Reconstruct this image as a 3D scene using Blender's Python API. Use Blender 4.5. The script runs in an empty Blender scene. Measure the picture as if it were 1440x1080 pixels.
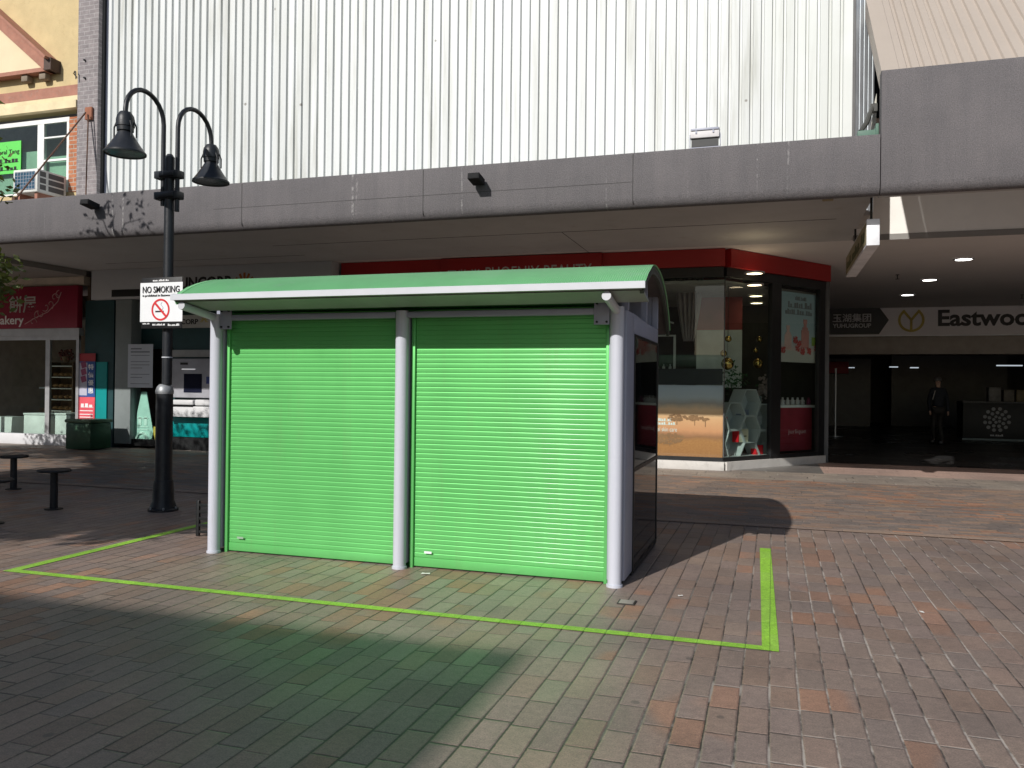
import bpy, bmesh, math, random
from mathutils import Vector, Matrix
random.seed(7)
SC = bpy.context.scene
COL = SC.collection
PI = math.pi

# ------------------------------------------------------------------ camera
F_PX, PITCH, ROLL, YAW, CAM_H = 1150.4, 0.0041, 0.0116, 0.3084, 1.5
FW = Vector((-math.sin(YAW)*math.cos(PITCH), math.cos(YAW)*math.cos(PITCH), math.sin(PITCH)))
R0 = Vector((math.cos(YAW), math.sin(YAW), 0)); U0 = R0.cross(FW)
RT = R0*math.cos(ROLL) + U0*math.sin(ROLL); UP = -R0*math.sin(ROLL) + U0*math.cos(ROLL)
cd = bpy.data.cameras.new('camera'); cam = bpy.data.objects.new('camera', cd); COL.objects.link(cam)
cd.sensor_width = 36; cd.lens = 36*F_PX/1440; cd.clip_end = 500; cd.clip_start = .05
cam.matrix_world = Matrix(((RT.x, UP.x, -FW.x, 0), (RT.y, UP.y, -FW.y, 0), (RT.z, UP.z, -FW.z, CAM_H), (0, 0, 0, 1)))
SC.camera = cam

def wall(px, py, Y):
    """surveyed point: where the sight line of a photo pixel meets the upright plane at depth Y"""
    d = FW*F_PX + RT*(px-720) - UP*(py-540)
    k = Y/d.y
    return d.x*k, CAM_H + d.z*k
def wrect(px0, py0, px1, py1, Y):
    x0, za = wall(px0, (py0+py1)/2, Y); x1, zb = wall(px1, (py0+py1)/2, Y)
    xm = (px0+px1)/2
    return x0, x1, wall(xm, py1, Y)[1], wall(xm, py0, Y)[1]

# ------------------------------------------------------------------ nodes / materials
class NT:
    def __init__(s, m):
        m.use_nodes = True; s.m = m; s.t = m.node_tree; s.t.nodes.clear()
        s.out = s.t.nodes.new('ShaderNodeOutputMaterial')
    def n(s, ty, ins=None, **kw):
        nd = s.t.nodes.new('ShaderNode'+ty)
        for k, v in kw.items(): setattr(nd, k, v)
        for k, v in (ins or {}).items():
            if hasattr(v, 'node'): s.t.links.new(v, nd.inputs[k])
            else: nd.inputs[k].default_value = v
        return nd
    def mth(s, op, a, b=None, c=None):
        ins = {0: a}
        if b is not None: ins[1] = b
        if c is not None: ins[2] = c
        return s.n('Math', ins, operation=op).outputs[0]
    def mix(s, f, a, b, mode='MIX'):
        nd = s.n('Mix', {0: f}, data_type='RGBA', blend_type=mode)
        for i, v in ((6, a), (7, b)):
            if hasattr(v, 'node'): s.t.links.new(v, nd.inputs[i])
            else: nd.inputs[i].default_value = v
        return nd.outputs[2]
    def coord(s): return s.n('TexCoord').outputs['Object']
    def noise(s, vec, scale, detail=4, rough=.55):
        return s.n('TexNoise', {'Vector': vec, 'Scale': scale, 'Detail': detail, 'Roughness': rough}).outputs[0]
    def ramp(s, f, stops, interp='LINEAR'):
        nd = s.n('ValToRGB', {0: f}); cr = nd.color_ramp; cr.interpolation = interp
        while len(cr.elements) < len(stops): cr.elements.new(.5)
        for e, (p, c) in zip(cr.elements, stops): e.position = p; e.color = rgba(c)
        return nd.outputs[0]
    def step(s, x, a, b):
        return s.n('MapRange', {0: x, 1: a, 2: b, 3: 0., 4: 1.}, interpolation_type='SMOOTHSTEP').outputs[0]
    def finish(s, col, rough=.6, metal=0., bump=None, bstr=.3, bdist=.01, ior=1.45, coat=0.):
        p = s.n('BsdfPrincipled', {'Base Color': col, 'Roughness': rough, 'Metallic': metal, 'IOR': ior, 'Coat Weight': coat, 'Coat Roughness': .16})
        if bump is not None:
            b = s.n('Bump', {'Height': bump, 'Strength': bstr, 'Distance': bdist})
            s.t.links.new(b.outputs[0], p.inputs['Normal'])
        s.t.links.new(p.outputs[0], s.out.inputs[0]); return p
def rgba(c): return tuple(c) if len(c) == 4 else tuple(c)+(1.,)

def M(name, c, rough=.6, metal=0., var=.18, scale=3., bump=0., bscale=40., dirt=None, dirt_amt=.4, streak=False, coat=0., ior=1.45):
    m = bpy.data.materials.new(name); t = NT(m); co = t.coord()
    v = co
    if streak: v = t.n('Mapping', {'Vector': co, 'Scale': (2.5, 2.5, .18)}).outputs[0]
    nz = t.noise(v, scale, 5, .6)
    lo = tuple(x*(1-var) for x in c); hi = tuple(min(1, x*(1+var)) for x in c)
    col = t.ramp(nz, [(.25, lo), (.75, hi)])
    if dirt:
        d = t.step(t.noise(v, scale*2.3+.7, 6, .7), .52, .75)
        col = t.mix(t.mth('MULTIPLY', d, dirt_amt), col, rgba(dirt))
    rg = t.mth('MULTIPLY_ADD', t.noise(co, scale*3, 3), .25, rough-.12)
    t.finish(col, rg, metal, t.noise(co, bscale, 5) if bump else None, bump, .01, ior, coat)
    return m
def Emit(name, c, s):
    m = bpy.data.materials.new(name); t = NT(m)
    e = t.n('Emission', {'Color': rgba(c), 'Strength': s}); t.t.links.new(e.outputs[0], t.out.inputs[0]); return m
def Glass(name, tint=(.9, .95, .93), refl=1.5, rough=.0):
    m = bpy.data.materials.new(name); t = NT(m)
    fz = t.n('Fresnel', {'IOR': refl}); bf = t.n('NewGeometry').outputs['Backfacing']; fr = t.n('Math', {0: fz.outputs[0], 1: t.mth('SUBTRACT', 1., bf)}, operation='MULTIPLY'); tr = t.n('BsdfTransparent', {'Color': rgba(tint)})
    gl = t.n('BsdfGlossy', {'Roughness': rough, 'Color': (1, 1, 1, 1)})
    mx = t.n('MixShader', {0: fr.outputs[0], 1: tr.outputs[0], 2: gl.outputs[0]})
    t.t.links.new(mx.outputs[0], t.out.inputs[0]); return m

def paver(name, w, l, palette, axis='Y', joint_w=.005, rough=.5, joint_dark=(.022, .02, .018), joint_pale=(.46, .41, .36), cluster=.5, sunlit_from=None, clusterc=(.36, .18, .105)):
    """stone setts laid in straight courses, each course shifted at random, each sett its own tone"""
    m = bpy.data.materials.new(name); t = NT(m); co = t.coord()
    wob = t.n('TexNoise', {'Vector': co, 'Scale': 1.7, 'Detail': 2}).outputs['Color']
    co2 = t.n('VectorMath', {0: co, 1: t.n('VectorMath', {0: t.n('VectorMath', {0: wob, 1: (.5, .5, .5)}, operation='SUBTRACT').outputs[0], 'Scale': .009}, operation='SCALE').outputs[0]}, operation='ADD').outputs[0]
    sp = t.n('SeparateXYZ', {0: co2}); x, y = sp.outputs[0], sp.outputs[1]
    if axis == 'X': x, y = y, x
    u = t.mth('DIVIDE', x, w); c = t.mth('FLOOR', u); fu = t.mth('FRACT', u)
    wn = t.n('TexWhiteNoise', {1: c}, noise_dimensions='1D').outputs[0]
    v = t.mth('ADD', t.mth('DIVIDE', y, l), t.mth('MULTIPLY', wn, 9.3)); r = t.mth('FLOOR', v); fv = t.mth('FRACT', v)
    cell = t.n('CombineXYZ', {0: c, 1: r}).outputs[0]
    wc = t.n('TexWhiteNoise', {0: cell}, noise_dimensions='2D'); a = wc.outputs[0]; bcol = t.n('SeparateColor', {0: wc.outputs[1]}); b = bcol.outputs[1]; g2 = bcol.outputs[2]
    n = len(palette)
    col = t.ramp(a, [(i/n, p) for i, p in enumerate(palette)], 'CONSTANT')
    # warm setts turn up in drifts
    cl = t.noise(co, .45, 3)
    hot = t.mth('MULTIPLY', t.step(t.mth('ADD', t.mth('MULTIPLY', cl, 1.3), t.mth('MULTIPLY', b, .42)), 1.0, 1.06), cluster)
    col = t.mix(hot, col, t.ramp(g2, [(0, clusterc), (.5, tuple(k*.72 for k in clusterc)), (1, tuple(k*1.25 for k in clusterc))]))
    # mottling inside a sett, grime over the yard
    mo = t.noise(t.n('VectorMath', {0: co, 1: cell}, operation='ADD').outputs[0], 26, 6, .75)
    col = t.mix(1., col, t.ramp(mo, [(.25, (.70, .70, .71)), (.75, (1.25, 1.24, 1.22))]), 'MULTIPLY')
    fg = t.noise(co, 120, 4, .9)
    col = t.mix(1., col, t.ramp(fg, [(.3, (.52, .52, .53)), (.5, (1., 1., 1.)), (.72, (1.55, 1.52, 1.5))]), 'MULTIPLY')
    gr = t.noise(co, .9, 6, .65)
    col = t.mix(1., col, t.ramp(gr, [(.3, (.74, .75, .77)), (.7, (1.18, 1.15, 1.12))]), 'MULTIPLY')
    spot = t.step(t.n('TexVoronoi', {'Vector': co, 'Scale': 3.2}, distance='EUCLIDEAN').outputs[0], .085, .06)
    col = t.mix(t.mth('MULTIPLY', spot, .5), col, (.06, .055, .052, 1))
    # joints
    ed = t.mth('MULTIPLY_ADD', t.noise(co, 35, 4, .7), .011, -.0055)
    du = t.mth('MULTIPLY', t.mth('MINIMUM', fu, t.mth('SUBTRACT', 1., fu)), w)
    dv = t.mth('MULTIPLY', t.mth('MINIMUM', fv, t.mth('SUBTRACT', 1., fv)), l)
    # end joints are tighter than the long ones, and not all are open
    dv = t.mth('ADD', dv, t.mth('MULTIPLY_ADD', g2, .004, -.0005))
    d = t.mth('ADD', t.mth('MINIMUM', du, dv), ed)
    d = t.mth('SUBTRACT', d, t.mth('MULTIPLY', t.step(t.noise(co, 1.1, 4, .6), .45, .62), joint_w*.45))
    j = t.step(d, joint_w, joint_w*.25)
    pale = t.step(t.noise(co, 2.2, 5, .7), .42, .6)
    if sunlit_from is not None:
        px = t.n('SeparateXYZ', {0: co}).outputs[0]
        pale = t.mth('MULTIPLY', pale, t.step(px, sunlit_from, sunlit_from+1.6))  # joints pale with rising X, painting in the sunlit side's sheen
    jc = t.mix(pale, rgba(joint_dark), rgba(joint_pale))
    col = t.mix(t.mth('MULTIPLY', j, .9), col, jc)
    h = t.mth('SUBTRACT', t.mth('ADD', t.mth('MULTIPLY_ADD', mo, .25, t.mth('MULTIPLY', fg, .3)), t.mth('MULTIPLY', a, .35)), t.mth('MULTIPLY', t.step(d, joint_w*2.2, 0.), 1.4))
    rg = t.mth('ADD', t.mth('MULTIPLY_ADD', b, .14, rough), t.mth('MULTIPLY', mo, .12))
    t.finish(col, rg, 0., h, .55, .006)
    return m

def stucco(name, c, speck=.35, bscale=130., joints=None):
    m = bpy.data.materials.new(name); t = NT(m); co = t.coord()
    big = t.noise(co, .8, 5, .6); fine = t.noise(co, bscale, 3, .8); mid = t.noise(co, 14, 5, .7)
    st = t.noise(t.n('Mapping', {'Vector': co, 'Scale': (5, 5, .35)}).outputs[0], 1.6, 5, .7)
    col = t.ramp(fine, [(.3, tuple(x*(1-speck) for x in c)), (.7, tuple(x*(1+speck) for x in c))])
    col = t.mix(1., col, t.ramp(big, [(.3, (.84, .84, .85)), (.7, (1.12, 1.1, 1.1))]), 'MULTIPLY')
    col = t.mix(1., col, t.ramp(st, [(.35, (.93, .93, .94)), (.62, (1.04, 1.03, 1.03))]), 'MULTIPLY')
    # thin pale lime runs
    sp = t.n('SeparateXYZ', {0: co})
    run = t.mth('MULTIPLY', t.step(t.noise(t.n('Mapping', {'Vector': co, 'Scale': (9, 1, .12)}).outputs[0], 1.3, 2, .4), .69, .74), t.step(mid, .45, .6))
    col = t.mix(t.mth('MULTIPLY', run, .5), col, (.4, .39, .38, 1))
    t.finish(col, .85, 0., t.mth('ADD', fine, mid), .6, .012); return m

def bricks(name, c1, c2, mortar, scale=1., axis='XZ'):
    m = bpy.data.materials.new(name); t = NT(m); co = t.coord()
    sp = t.n('SeparateXYZ', {0: co})
    a = t.mth('ADD', sp.outputs[0], sp.outputs[1])
    v = t.n('CombineXYZ', {0: a, 1: sp.outputs[2]}).outputs[0]
    b = t.n('TexBrick', {'Vector': v, 'Color1': rgba(c1), 'Color2': rgba(c2), 'Mortar': rgba(mortar), 'Scale': scale, 'Mortar Size': .008, 'Brick Width': .24, 'Row Height': .086, 'Bias': 0.})
    nz = t.noise(co, 9, 5, .7)
    col = t.mix(1., b.outputs[0], t.ramp(nz, [(.3, (.75, .75, .76)), (.7, (1.2, 1.2, 1.18))]), 'MULTIPLY')
    t.finish(col, .85, 0., t.mth('ADD', t.mth('SUBTRACT', 1., b.outputs[1]), t.mth('MULTIPLY', nz, .4)), .5, .008); return m

# ------------------------------------------------------------------ mesh builder (world coordinates)
class MB:
    def __init__(s): s.v = []; s.f = []; s.sm = []
    def add(s, vs, fs, smooth=False):
        o = len(s.v); s.v += [tuple(v) for v in vs]
        for f in fs: s.f.append(tuple(i+o for i in f)); s.sm.append(smooth)
        return s
    def box(s, x0, x1, y0, y1, z0, z1, bev=0.):
        if x0 > x1: x0, x1 = x1, x0
        if y0 > y1: y0, y1 = y1, y0
        if z0 > z1: z0, z1 = z1, z0
        if bev <= 0:
            return s.add([(x0,y0,z0),(x1,y0,z0),(x1,y1,z0),(x0,y1,z0),(x0,y0,z1),(x1,y0,z1),(x1,y1,z1),(x0,y1,z1)],
                         [(0,3,2,1),(4,5,6,7),(0,1,5,4),(1,2,6,5),(2,3,7,6),(3,0,4,7)])
        bev = min(bev, .45*min(x1-x0, y1-y0, z1-z0))
        bm = bmesh.new(); bmesh.ops.create_cube(bm, size=1.)
        for v in bm.verts: v.co = Vector((x0 if v.co.x < 0 else x1, y0 if v.co.y < 0 else y1, z0 if v.co.z < 0 else z1))
        bmesh.ops.bevel(bm, geom=bm.edges[:], offset=bev, segments=2, affect='EDGES', profile=.5)
        bm.verts.index_update(); s.add([v.co[:] for v in bm.verts], [[v.index for v in f.verts] for f in bm.faces], True); bm.free(); return s
    def obox(s, c, ax, ay, az):
        """box from centre and three half-axis vectors"""
        c, ax, ay, az = map(Vector, (c, ax, ay, az)); vs = []
        for k in (-1, 1):
            for i, j in ((-1,-1),(1,-1),(1,1),(-1,1)): vs.append(c+ax*i+ay*j+az*k)
        return s.add(vs, [(0,3,2,1),(4,5,6,7),(0,1,5,4),(1,2,6,5),(2,3,7,6),(3,0,4,7)])
    def tube(s, pts, r, n=14, caps=True):
        pts = [Vector(p) for p in pts]; rs = r if isinstance(r, (list, tuple)) else [r]*len(pts)
        rings = []; ref = None
        for i, p in enumerate(pts):
            t = (pts[min(i+1, len(pts)-1)] - pts[max(i-1, 0)]).normalized()
            if ref is None: ref = Vector((1,0,0)) if abs(t.x) < .8 else Vector((0,1,0))
            a = (ref - t*ref.dot(t)).normalized(); b = t.cross(a); ref = a
            rings.append([p+(a*math.cos(2*PI*k/n)+b*math.sin(2*PI*k/n))*rs[i] for k in range(n)])
        vs = [q for g in rings for q in g]; fs = []
        for i in range(len(pts)-1):
            for k in range(n): fs.append((i*n+k, i*n+(k+1)%n, (i+1)*n+(k+1)%n, (i+1)*n+k))
        s.add(vs, fs, True)
        if caps:
            s.add(rings[0], [tuple(range(n))[::-1]]); s.add(rings[-1], [tuple(range(n))])
        return s
    def lathe(s, prof, c, n=28, caps=True):
        """profile of (radius, z) turned about the upright axis through c"""
        c = Vector(c); vs = []; fs = []
        for r, z in prof:
            for k in range(n): vs.append(c+Vector((r*math.cos(2*PI*k/n), r*math.sin(2*PI*k/n), z)))
        for i in range(len(prof)-1):
            for k in range(n): fs.append((i*n+k, i*n+(k+1)%n, (i+1)*n+(k+1)%n, (i+1)*n+k))
        s.add(vs, fs, True)
        if caps:
            s.add(vs[:n], [tuple(range(n))[::-1]]); s.add(vs[-n:], [tuple(range(n))])
        return s
    def prism(s, poly, off, smooth=False):
        """planar polygon of 3-D points swept along off"""
        a = [Vector(p) for p in poly]; b = [p+Vector(off) for p in a]; n = len(a)
        s.add(a+b, [tuple(range(n))[::-1], tuple(range(n, 2*n))])
        return s.add(a+b, [(i, (i+1) % n, n+(i+1) % n, n+i) for i in range(n)], smooth)
    def sweep(s, prof, x0, x1, closed=True, smooth=True):
        """(y,z) profile drawn out along x"""
        n = len(prof); vs = [(x0, y, z) for y, z in prof]+[(x1, y, z) for y, z in prof]
        s.add(vs, [(i, i+n, (i+1) % n+n, (i+1) % n) for i in range(n if closed else n-1)], smooth)
        if closed: s.add(vs[:n], [tuple(range(n))]); s.add(vs[n:], [tuple(range(n))[::-1]])
        return s
    def ball(s, c, r, n=14, sz=1.):
        return s.lathe([(max(1e-4, r*math.sin(PI*k/n)), -r*sz*math.cos(PI*k/n)) for k in range(n+1)], c, 18, False)
    def build(s, name, mat, parent=None, label=None):
        me = bpy.data.meshes.new(name); me.from_pydata(s.v, [], s.f); me.validate()
        bm = bmesh.new(); bm.from_mesh(me); bmesh.ops.recalc_face_normals(bm, faces=bm.faces[:]); bm.to_mesh(me); bm.free()
        if len(s.sm) == len(me.polygons):
            me.polygons.foreach_set('use_smooth', s.sm)
        me.set_sharp_from_angle(angle=math.radians(38))
        me.materials.append(mat); return link(name, me, parent, label)
def link(name, me, parent, label=None):
    o = bpy.data.objects.new(name, me); COL.objects.link(o)
    if parent is not None:
        o.parent = parent
        p = parent; off = Vector((0,0,0))
        while p is not None: off += p.location; p = p.parent
        o.location = -off
    if label: o['label'] = label
    return o
def thing(name, loc, label, cat, group=None):
    o = bpy.data.objects.new(name, None); COL.objects.link(o); o.empty_display_size = .2
    o.location = loc; return tag(o, label, cat, group)
def tag(o, label, cat, group=None):
    o['label'] = label; o['category'] = cat
    if group: o['group'] = group
    return o
def struct(o, kind='structure'): o['kind'] = kind; return o
def copy_tree(o, parent=None):
    c = o.copy(); COL.objects.link(c); c.parent = parent
    for ch in o.children: copy_tree(ch, c)
    return c

_txt = {}
def text_mesh(body, bold=0.):
    cu = bpy.data.curves.new('lettering', 'FONT'); cu.body = body; cu.extrude = .02; cu.offset = bold; cu.resolution_u = 3
    o = bpy.data.objects.new('lettering', cu); COL.objects.link(o)
    dg = bpy.context.evaluated_depsgraph_get(); me = bpy.data.meshes.new_from_object(o.evaluated_get(dg))
    bpy.data.objects.remove(o); return me
def lettering(body, x0, x1, z0, z1, Y, mat, parent, name='lettering', bold=0., xdir=(1,0,0), org=None, keep=False):
    """raised letters fitted into a rectangle on an upright plane, reading towards -Y (or along xdir from org)"""
    me = text_mesh(body, bold)
    if not len(me.vertices): return None
    xs = [v.co.x for v in me.vertices]; ys = [v.co.y for v in me.vertices]
    w, h = max(xs)-min(xs), max(ys)-min(ys); mx, my = min(xs), min(ys)
    sx, sy = (x1-x0)/w, (z1-z0)/h
    xd = Vector(xdir).normalized(); nrm = Vector((xd.y, -xd.x, 0)); o0 = Vector(org) if org else Vector((0, Y, 0))
    if org is None and tuple(xdir) == (1,0,0): base = Vector((0, Y, 0))
    else: base = o0
    for v in me.vertices:
        a, b, d = (v.co.x-mx)*sx+x0, (v.co.y-my)*sy+z0, v.co.z
        p = base + xd*a + nrm*(.004+(d/.02)*.003); v.co = (p.x, p.y, b + (base.z if org else 0))
    me.materials.clear(); me.materials.append(mat)
    return link(name, me, parent)

def marks(x0, x1, z0, z1, Y, mat, parent, words_=4, name='print_line', xdir=(1,0,0), org=None):
    """print too small to read: a row of word-length strokes"""
    rr = random.Random(int(abs(x0*977+z0*131))); m = MB(); xd = Vector(xdir).normalized(); nv = Vector((xd.y, -xd.x, 0)); b = Vector(org) if org else Vector((0, Y, 0))
    ws = [rr.uniform(.5, 1.4) for _ in range(words_)]; g = .22; k = (x1-x0)/(sum(ws)+g*(words_-1)); a = x0
    for w in ws:
        n = max(2, int(w*4))
        for i in range(n):
            u0 = a+w*k*i/n; u1 = u0+w*k/n*rr.uniform(.6, .85); h = (z1-z0)*rr.uniform(.55, 1.)
            m.obox(b+xd*((u0+u1)/2)+nv*.003+Vector((0,0,z0+h/2)), xd*((u1-u0)/2), nv*.0012, (0,0,h/2))
        a += (w+g)*k
    m.obox(b+xd*((x0+x1)/2)+nv*.0024+Vector((0,0,z0+(z1-z0)*.09)), xd*((x1-x0)/2), nv*.0006, (0,0,(z1-z0)*.05))
    return m.build(name, mat, parent)

# ------------------------------------------------------------------ palette
GREEN = M('shutter green paint', (.13, .485, .14), .40, .26, .05, 1.3, coat=.3, ior=1.3, dirt=(.16,.36,.13), dirt_amt=.35, streak=True)
GREEN_ROOF = M('green roof paint', (.165, .44, .20), .5, 0., .1, 2.2, dirt=(.3, .38, .32), dirt_amt=.25)
GREEN_DARK = M('dark green paint', (.03, .19, .04), .5)
WHITE_METAL = M('pale grey painted steel', (.52, .535, .60), .42, 0., .07, 2., dirt=(.30, .29, .28), dirt_amt=.3, streak=True)
GREY_METAL = M('grey painted steel', (.33, .345, .42), .45, 0., .07, 2.)
TRIM = M('white aluminium trim', (.60, .615, .65), .35, 0., .06)
BLACK_GLASS = M('black glass', (.005, .006, .007), .02, 0., .0, 1., coat=0., ior=1.52)
BLACK_PAINT = M('black street lamp paint', (.016, .018, .022), .42, 0., .3, 6., bump=.12, bscale=60., dirt=(.1, .1, .1), dirt_amt=.2)
LAMP_LENS = M('smoked lamp glass', (.05, .055, .06), .2)
CAST_TOP = M('worn grey cast cap', (.32, .33, .34), .45, .4)
LIME = None
FASCIA = stucco('grey pebbled render', (.128, .121, .124), .40, 75.)
SOFFIT = M('off white soffit paint', (.43, .435, .435), .75, 0., .1, .8, dirt=(.3, .26, .22), dirt_amt=.35)
SOFFIT_DARK = M('grey soffit board', (.24, .23, .215), .8, 0., .15, 1.)
BLACK = M('black satin frame', (.012, .013, .014), .4)
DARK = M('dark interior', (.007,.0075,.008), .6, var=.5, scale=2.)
CLEAR = Glass('shop glass')
STEEL = M('brushed aluminium frame', (.52, .53, .54), .38, .6)
WHITE_SIGN = M('white sign face', (.76, .77, .78), .5, var=.05)
INK = M('black sign ink', (.012, .012, .013), .5)
RED_SIGN = M('red sign panel', (.30, .015, .015), .4, var=.12, scale=1.)
RED_INK = M('red sign ink', (.62, .03, .035), .5, var=.05)
PALE_LETTER = M('pale grey letters', (.42, .40, .38), .5)
WHITE_INK = M('white letters', (.8, .8, .8), .5, var=.04)
CONCRETE = M('pale concrete', (.42, .41, .39), .75, 0., .16, 4., bump=.2, dirt=(.2, .19, .18), dirt_amt=.4)

# ------------------------------------------------------------------ ground
g = MB().add([(-70,-40,0),(70,-40,0),(70,60,0),(-70,60,0)], [(0,1,2,3)])
PAL = [(0.243,0.190,0.162),(0.259,0.199,0.167),(0.233,0.182,0.155),(0.268,0.197,0.162),(0.248,0.192,0.167),(0.251,0.185,0.150),(0.236,0.188,0.164),(0.273,0.209,0.172),(0.254,0.197,0.172),(0.246,0.177,0.140)]
struct(g.build('ground', paver('plaza setts', .137, .30, PAL, 'Y', .0052, .39, sunlit_from=-1.2, cluster=.5)))
def sheet(name, x0, x1, y0, y1, z, mat, ze=None):
    ze = z if ze is None else ze
    return struct(MB().add([(x0,y0,z),(x1,y0,z),(x1,y1,ze),(x0,y1,ze)], [(0,1,2,3)]).build(name, mat))
PAL2 = [(0.215,0.172,0.146),(0.267,0.204,0.166),(0.194,0.160,0.142),(0.284,0.200,0.154),(0.224,0.184,0.158),(0.249,0.184,0.146),(0.206,0.172,0.150),(0.310,0.208,0.146)]
sheet('pavement', -60, 60, 9.55, 14.4, .004, paver('cross laid setts', .115, .3, PAL2, 'X', .004, .5, cluster=.7, joint_pale=(.3,.27,.23)))
sheet('pavement', -60, 60, 9.38, 9.55, .008, paver('edge course', .17, .6, [(.31,.23,.185),(.28,.21,.17),(.32,.235,.18)], 'X', .004, .5, cluster=.2))
PAL3 = [(0.272,0.234,0.200),(0.288,0.250,0.212),(0.256,0.222,0.193)]
sheet('pavement', -60, 60, 14.4, 15.9, .004, paver('grey tiles', .42, .62, PAL3, 'X', .012, .5, cluster=.0, joint_pale=(.42,.38,.33)))
sheet('pavement', -60, 60, 15.9, 18.25, .004, paver('pink granite tiles', .4, .6, [(.44,.315,.265),(.46,.33,.28),(.42,.305,.26)], 'X', .004, .42, cluster=.0, joint_pale=(.3,.22,.19)))
ARC_FLOOR = paver('shade darkened tiles', .6, .6, [(.03,.03,.031),(.034,.033,.033),(.027,.027,.028)], 'X', .004, .2, cluster=0., joint_pale=(.05,.05,.05))  # dark tiles, colour deepened to carry the shade behind the sun line
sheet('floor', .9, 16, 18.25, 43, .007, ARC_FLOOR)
sheet('floor', -25, -9, 15.45, 20, .006, ARC_FLOOR)
sheet('floor', -9, .9, 15.8, 21, .006, M('shop floor vinyl', (.16,.15,.14), .35))

# ------------------------------------------------------------------ painted outline on the pavers
t = MB()
z = .0045
t.add([(-5.78,4.945,z),(.05,4.94,z),(.05,5.02,z),(-5.68,5.025,z)], [(0,1,2,3)])
t.add([(-.045,5.02,z),(.05,5.02,z),(-.002,8.12,z),(-.1,8.12,z)], [(0,1,2,3)])
t.add([(-5.78,4.945,z),(-5.68,5.025,z),(-5.73,8.16,z),(-5.83,8.16,z)], [(0,1,2,3)])
t.add([(-5.83,8.16,z),(-5.83,8.08,z),(-5.0,8.08,z),(-5.0,8.16,z)], [(0,1,2,3)])
LIME = paver('worn lime paint', .137, .30, [(.29,.58,.055),(.31,.61,.06),(.27,.55,.055),(.30,.57,.07)], 'Y', .0019, .5, joint_dark=(.14,.25,.04), joint_pale=(.2,.33,.08), cluster=0.)
tag(t.build('painted_line', LIME), 'lime green painted outline on the pavers around the shuttered kiosk', 'marking')

# ------------------------------------------------------------------ kiosk
XL, XM, XR, YP = -4.73, -2.915, -1.127, 6.15
KX0, KX1 = -4.80, -1.06
k = thing('kiosk', (-2.9, 7.0, 0), 'shut green roller shutter kiosk under a curved green roof inside the lime outline', 'kiosk')
for x in (XL, XM, XR):
    p = MB(); p.tube([(x, YP, 0), (x, YP, .018)], .062, 24).tube([(x, YP, .018), (x, YP, 2.12)], .053, 28)
    p.tube([(x, YP, .98), (x, YP, .984)], .0538, 24, False)
    p.build('post', WHITE_METAL, k)
    h = .04 if x != XR else .064
    x0, x1 = (x-.075, x+h) if x != XR else (x-.07, KX1)
    MB().box(x0, x1, YP+.045, YP+(.12 if x != XR else .40), .035, 2.10, .006).build('post_flange', GREY_METAL if x == XR else WHITE_METAL, k)
# left end column
MB().box(KX0, XL-.076, YP+.05, YP+.40, .035, 2.10, .006).build('post_flange', GREY_METAL, k)
def shutter(x0, x1):
    YS = 6.232; prof = []
    pitch = .0392; n = int((2.12-.085)/pitch)
    zb = .085
    for i in range(n):
        a = zb+i*pitch
        for f, d in ((.0, .0024), (.03, .0008), (.075, -.0002), (.14, -.0006), (.28, -.0009), (.48, -.0010), (.68, -.0009), (.82, -.0006), (.90, -.0002), (.95, .0014), (.97, .0024)):
            prof.append((YS+d, a+f*pitch))
    m = MB(); nn = len(prof); segs = 1
    vs = [(x0, y, z) for y, z in prof]+[(x1, y, z) for y, z in prof]
    m.add(vs, [(i, i+nn, i+1+nn, i+1) for i in range(nn-1)], True)
    s = m.build('shutter', GREEN, k)
    MB().box(x0, x1, YS-.004, YS+.02, .012, .084, .003).build('bottom_bar', GREEN, s)
    return s
for (a, b) in ((-4.632, -2.995), (-2.82, -1.225)):
    s = shutter(a, b)
    MB().box(a-.032, a-.002, 6.207, 6.26, .0, 2.12, .003).build('guide', GREEN, s)
    MB().box(b+.002, b+.03, 6.207, 6.26, .0, 2.12, .003).build('guide', GREEN, s)
    MB().box(a+.10, a+.165, 6.2085, 6.2095+.0005, .125, .143).build('sticker', WHITE_SIGN if a > -4 else M('faded sticker', (.3,.42,.3), .6), s)
# louvred head above the shutters, behind the rail
hd = MB().box(-4.66, -1.19, 6.262, 6.30, 0., 2.36)
for i in range(7): hd.obox((-2.925, 6.245, 2.135+i*.034), (1.73, 0, 0), (0, .012, .010), (0, -.004, .006))
hd.build('head_panel', GREEN_DARK, k)
for a, b in ((XL+.05, XM-.05), (XM+.05, XR-.05)):
    MB().box(a, b, 6.125, 6.175, 2.062, 2.112, .01).build('rail', GREY_METAL, k)
for x, s in ((XL, 1), (XR, -1)):
    m = MB(); m.box(x+s*.055, x+s*.175, 6.12, 6.13, 1.985, 2.185, .003); pl = m.build('bracket', GREY_METAL, k)
    for dx in (.075, .15):
        for zz in (2.005, 2.145): MB().tube([(x+s*dx, 6.122, zz), (x+s*dx, 6.108, zz)], .009, 8).build('bolt', BLACK, pl)
    a = MB().tube([(x-.004*s, 5.705, 2.152), (x, 6.16, 2.085)], .033, 20)
    ar = a.build('roof_arm', WHITE_METAL, k)
    d = (Vector((x, 6.16, 2.085))-Vector((x-.004*s, 5.705, 2.152))).normalized(); c0 = Vector((x-.004*s, 5.705, 2.152))
    MB().tube([c0-d*.012, c0], .0335, 20).build('end_cap', M('worn arm cap', (.42,.43,.46), .5, dirt=(.25,.25,.25)), ar)
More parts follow.
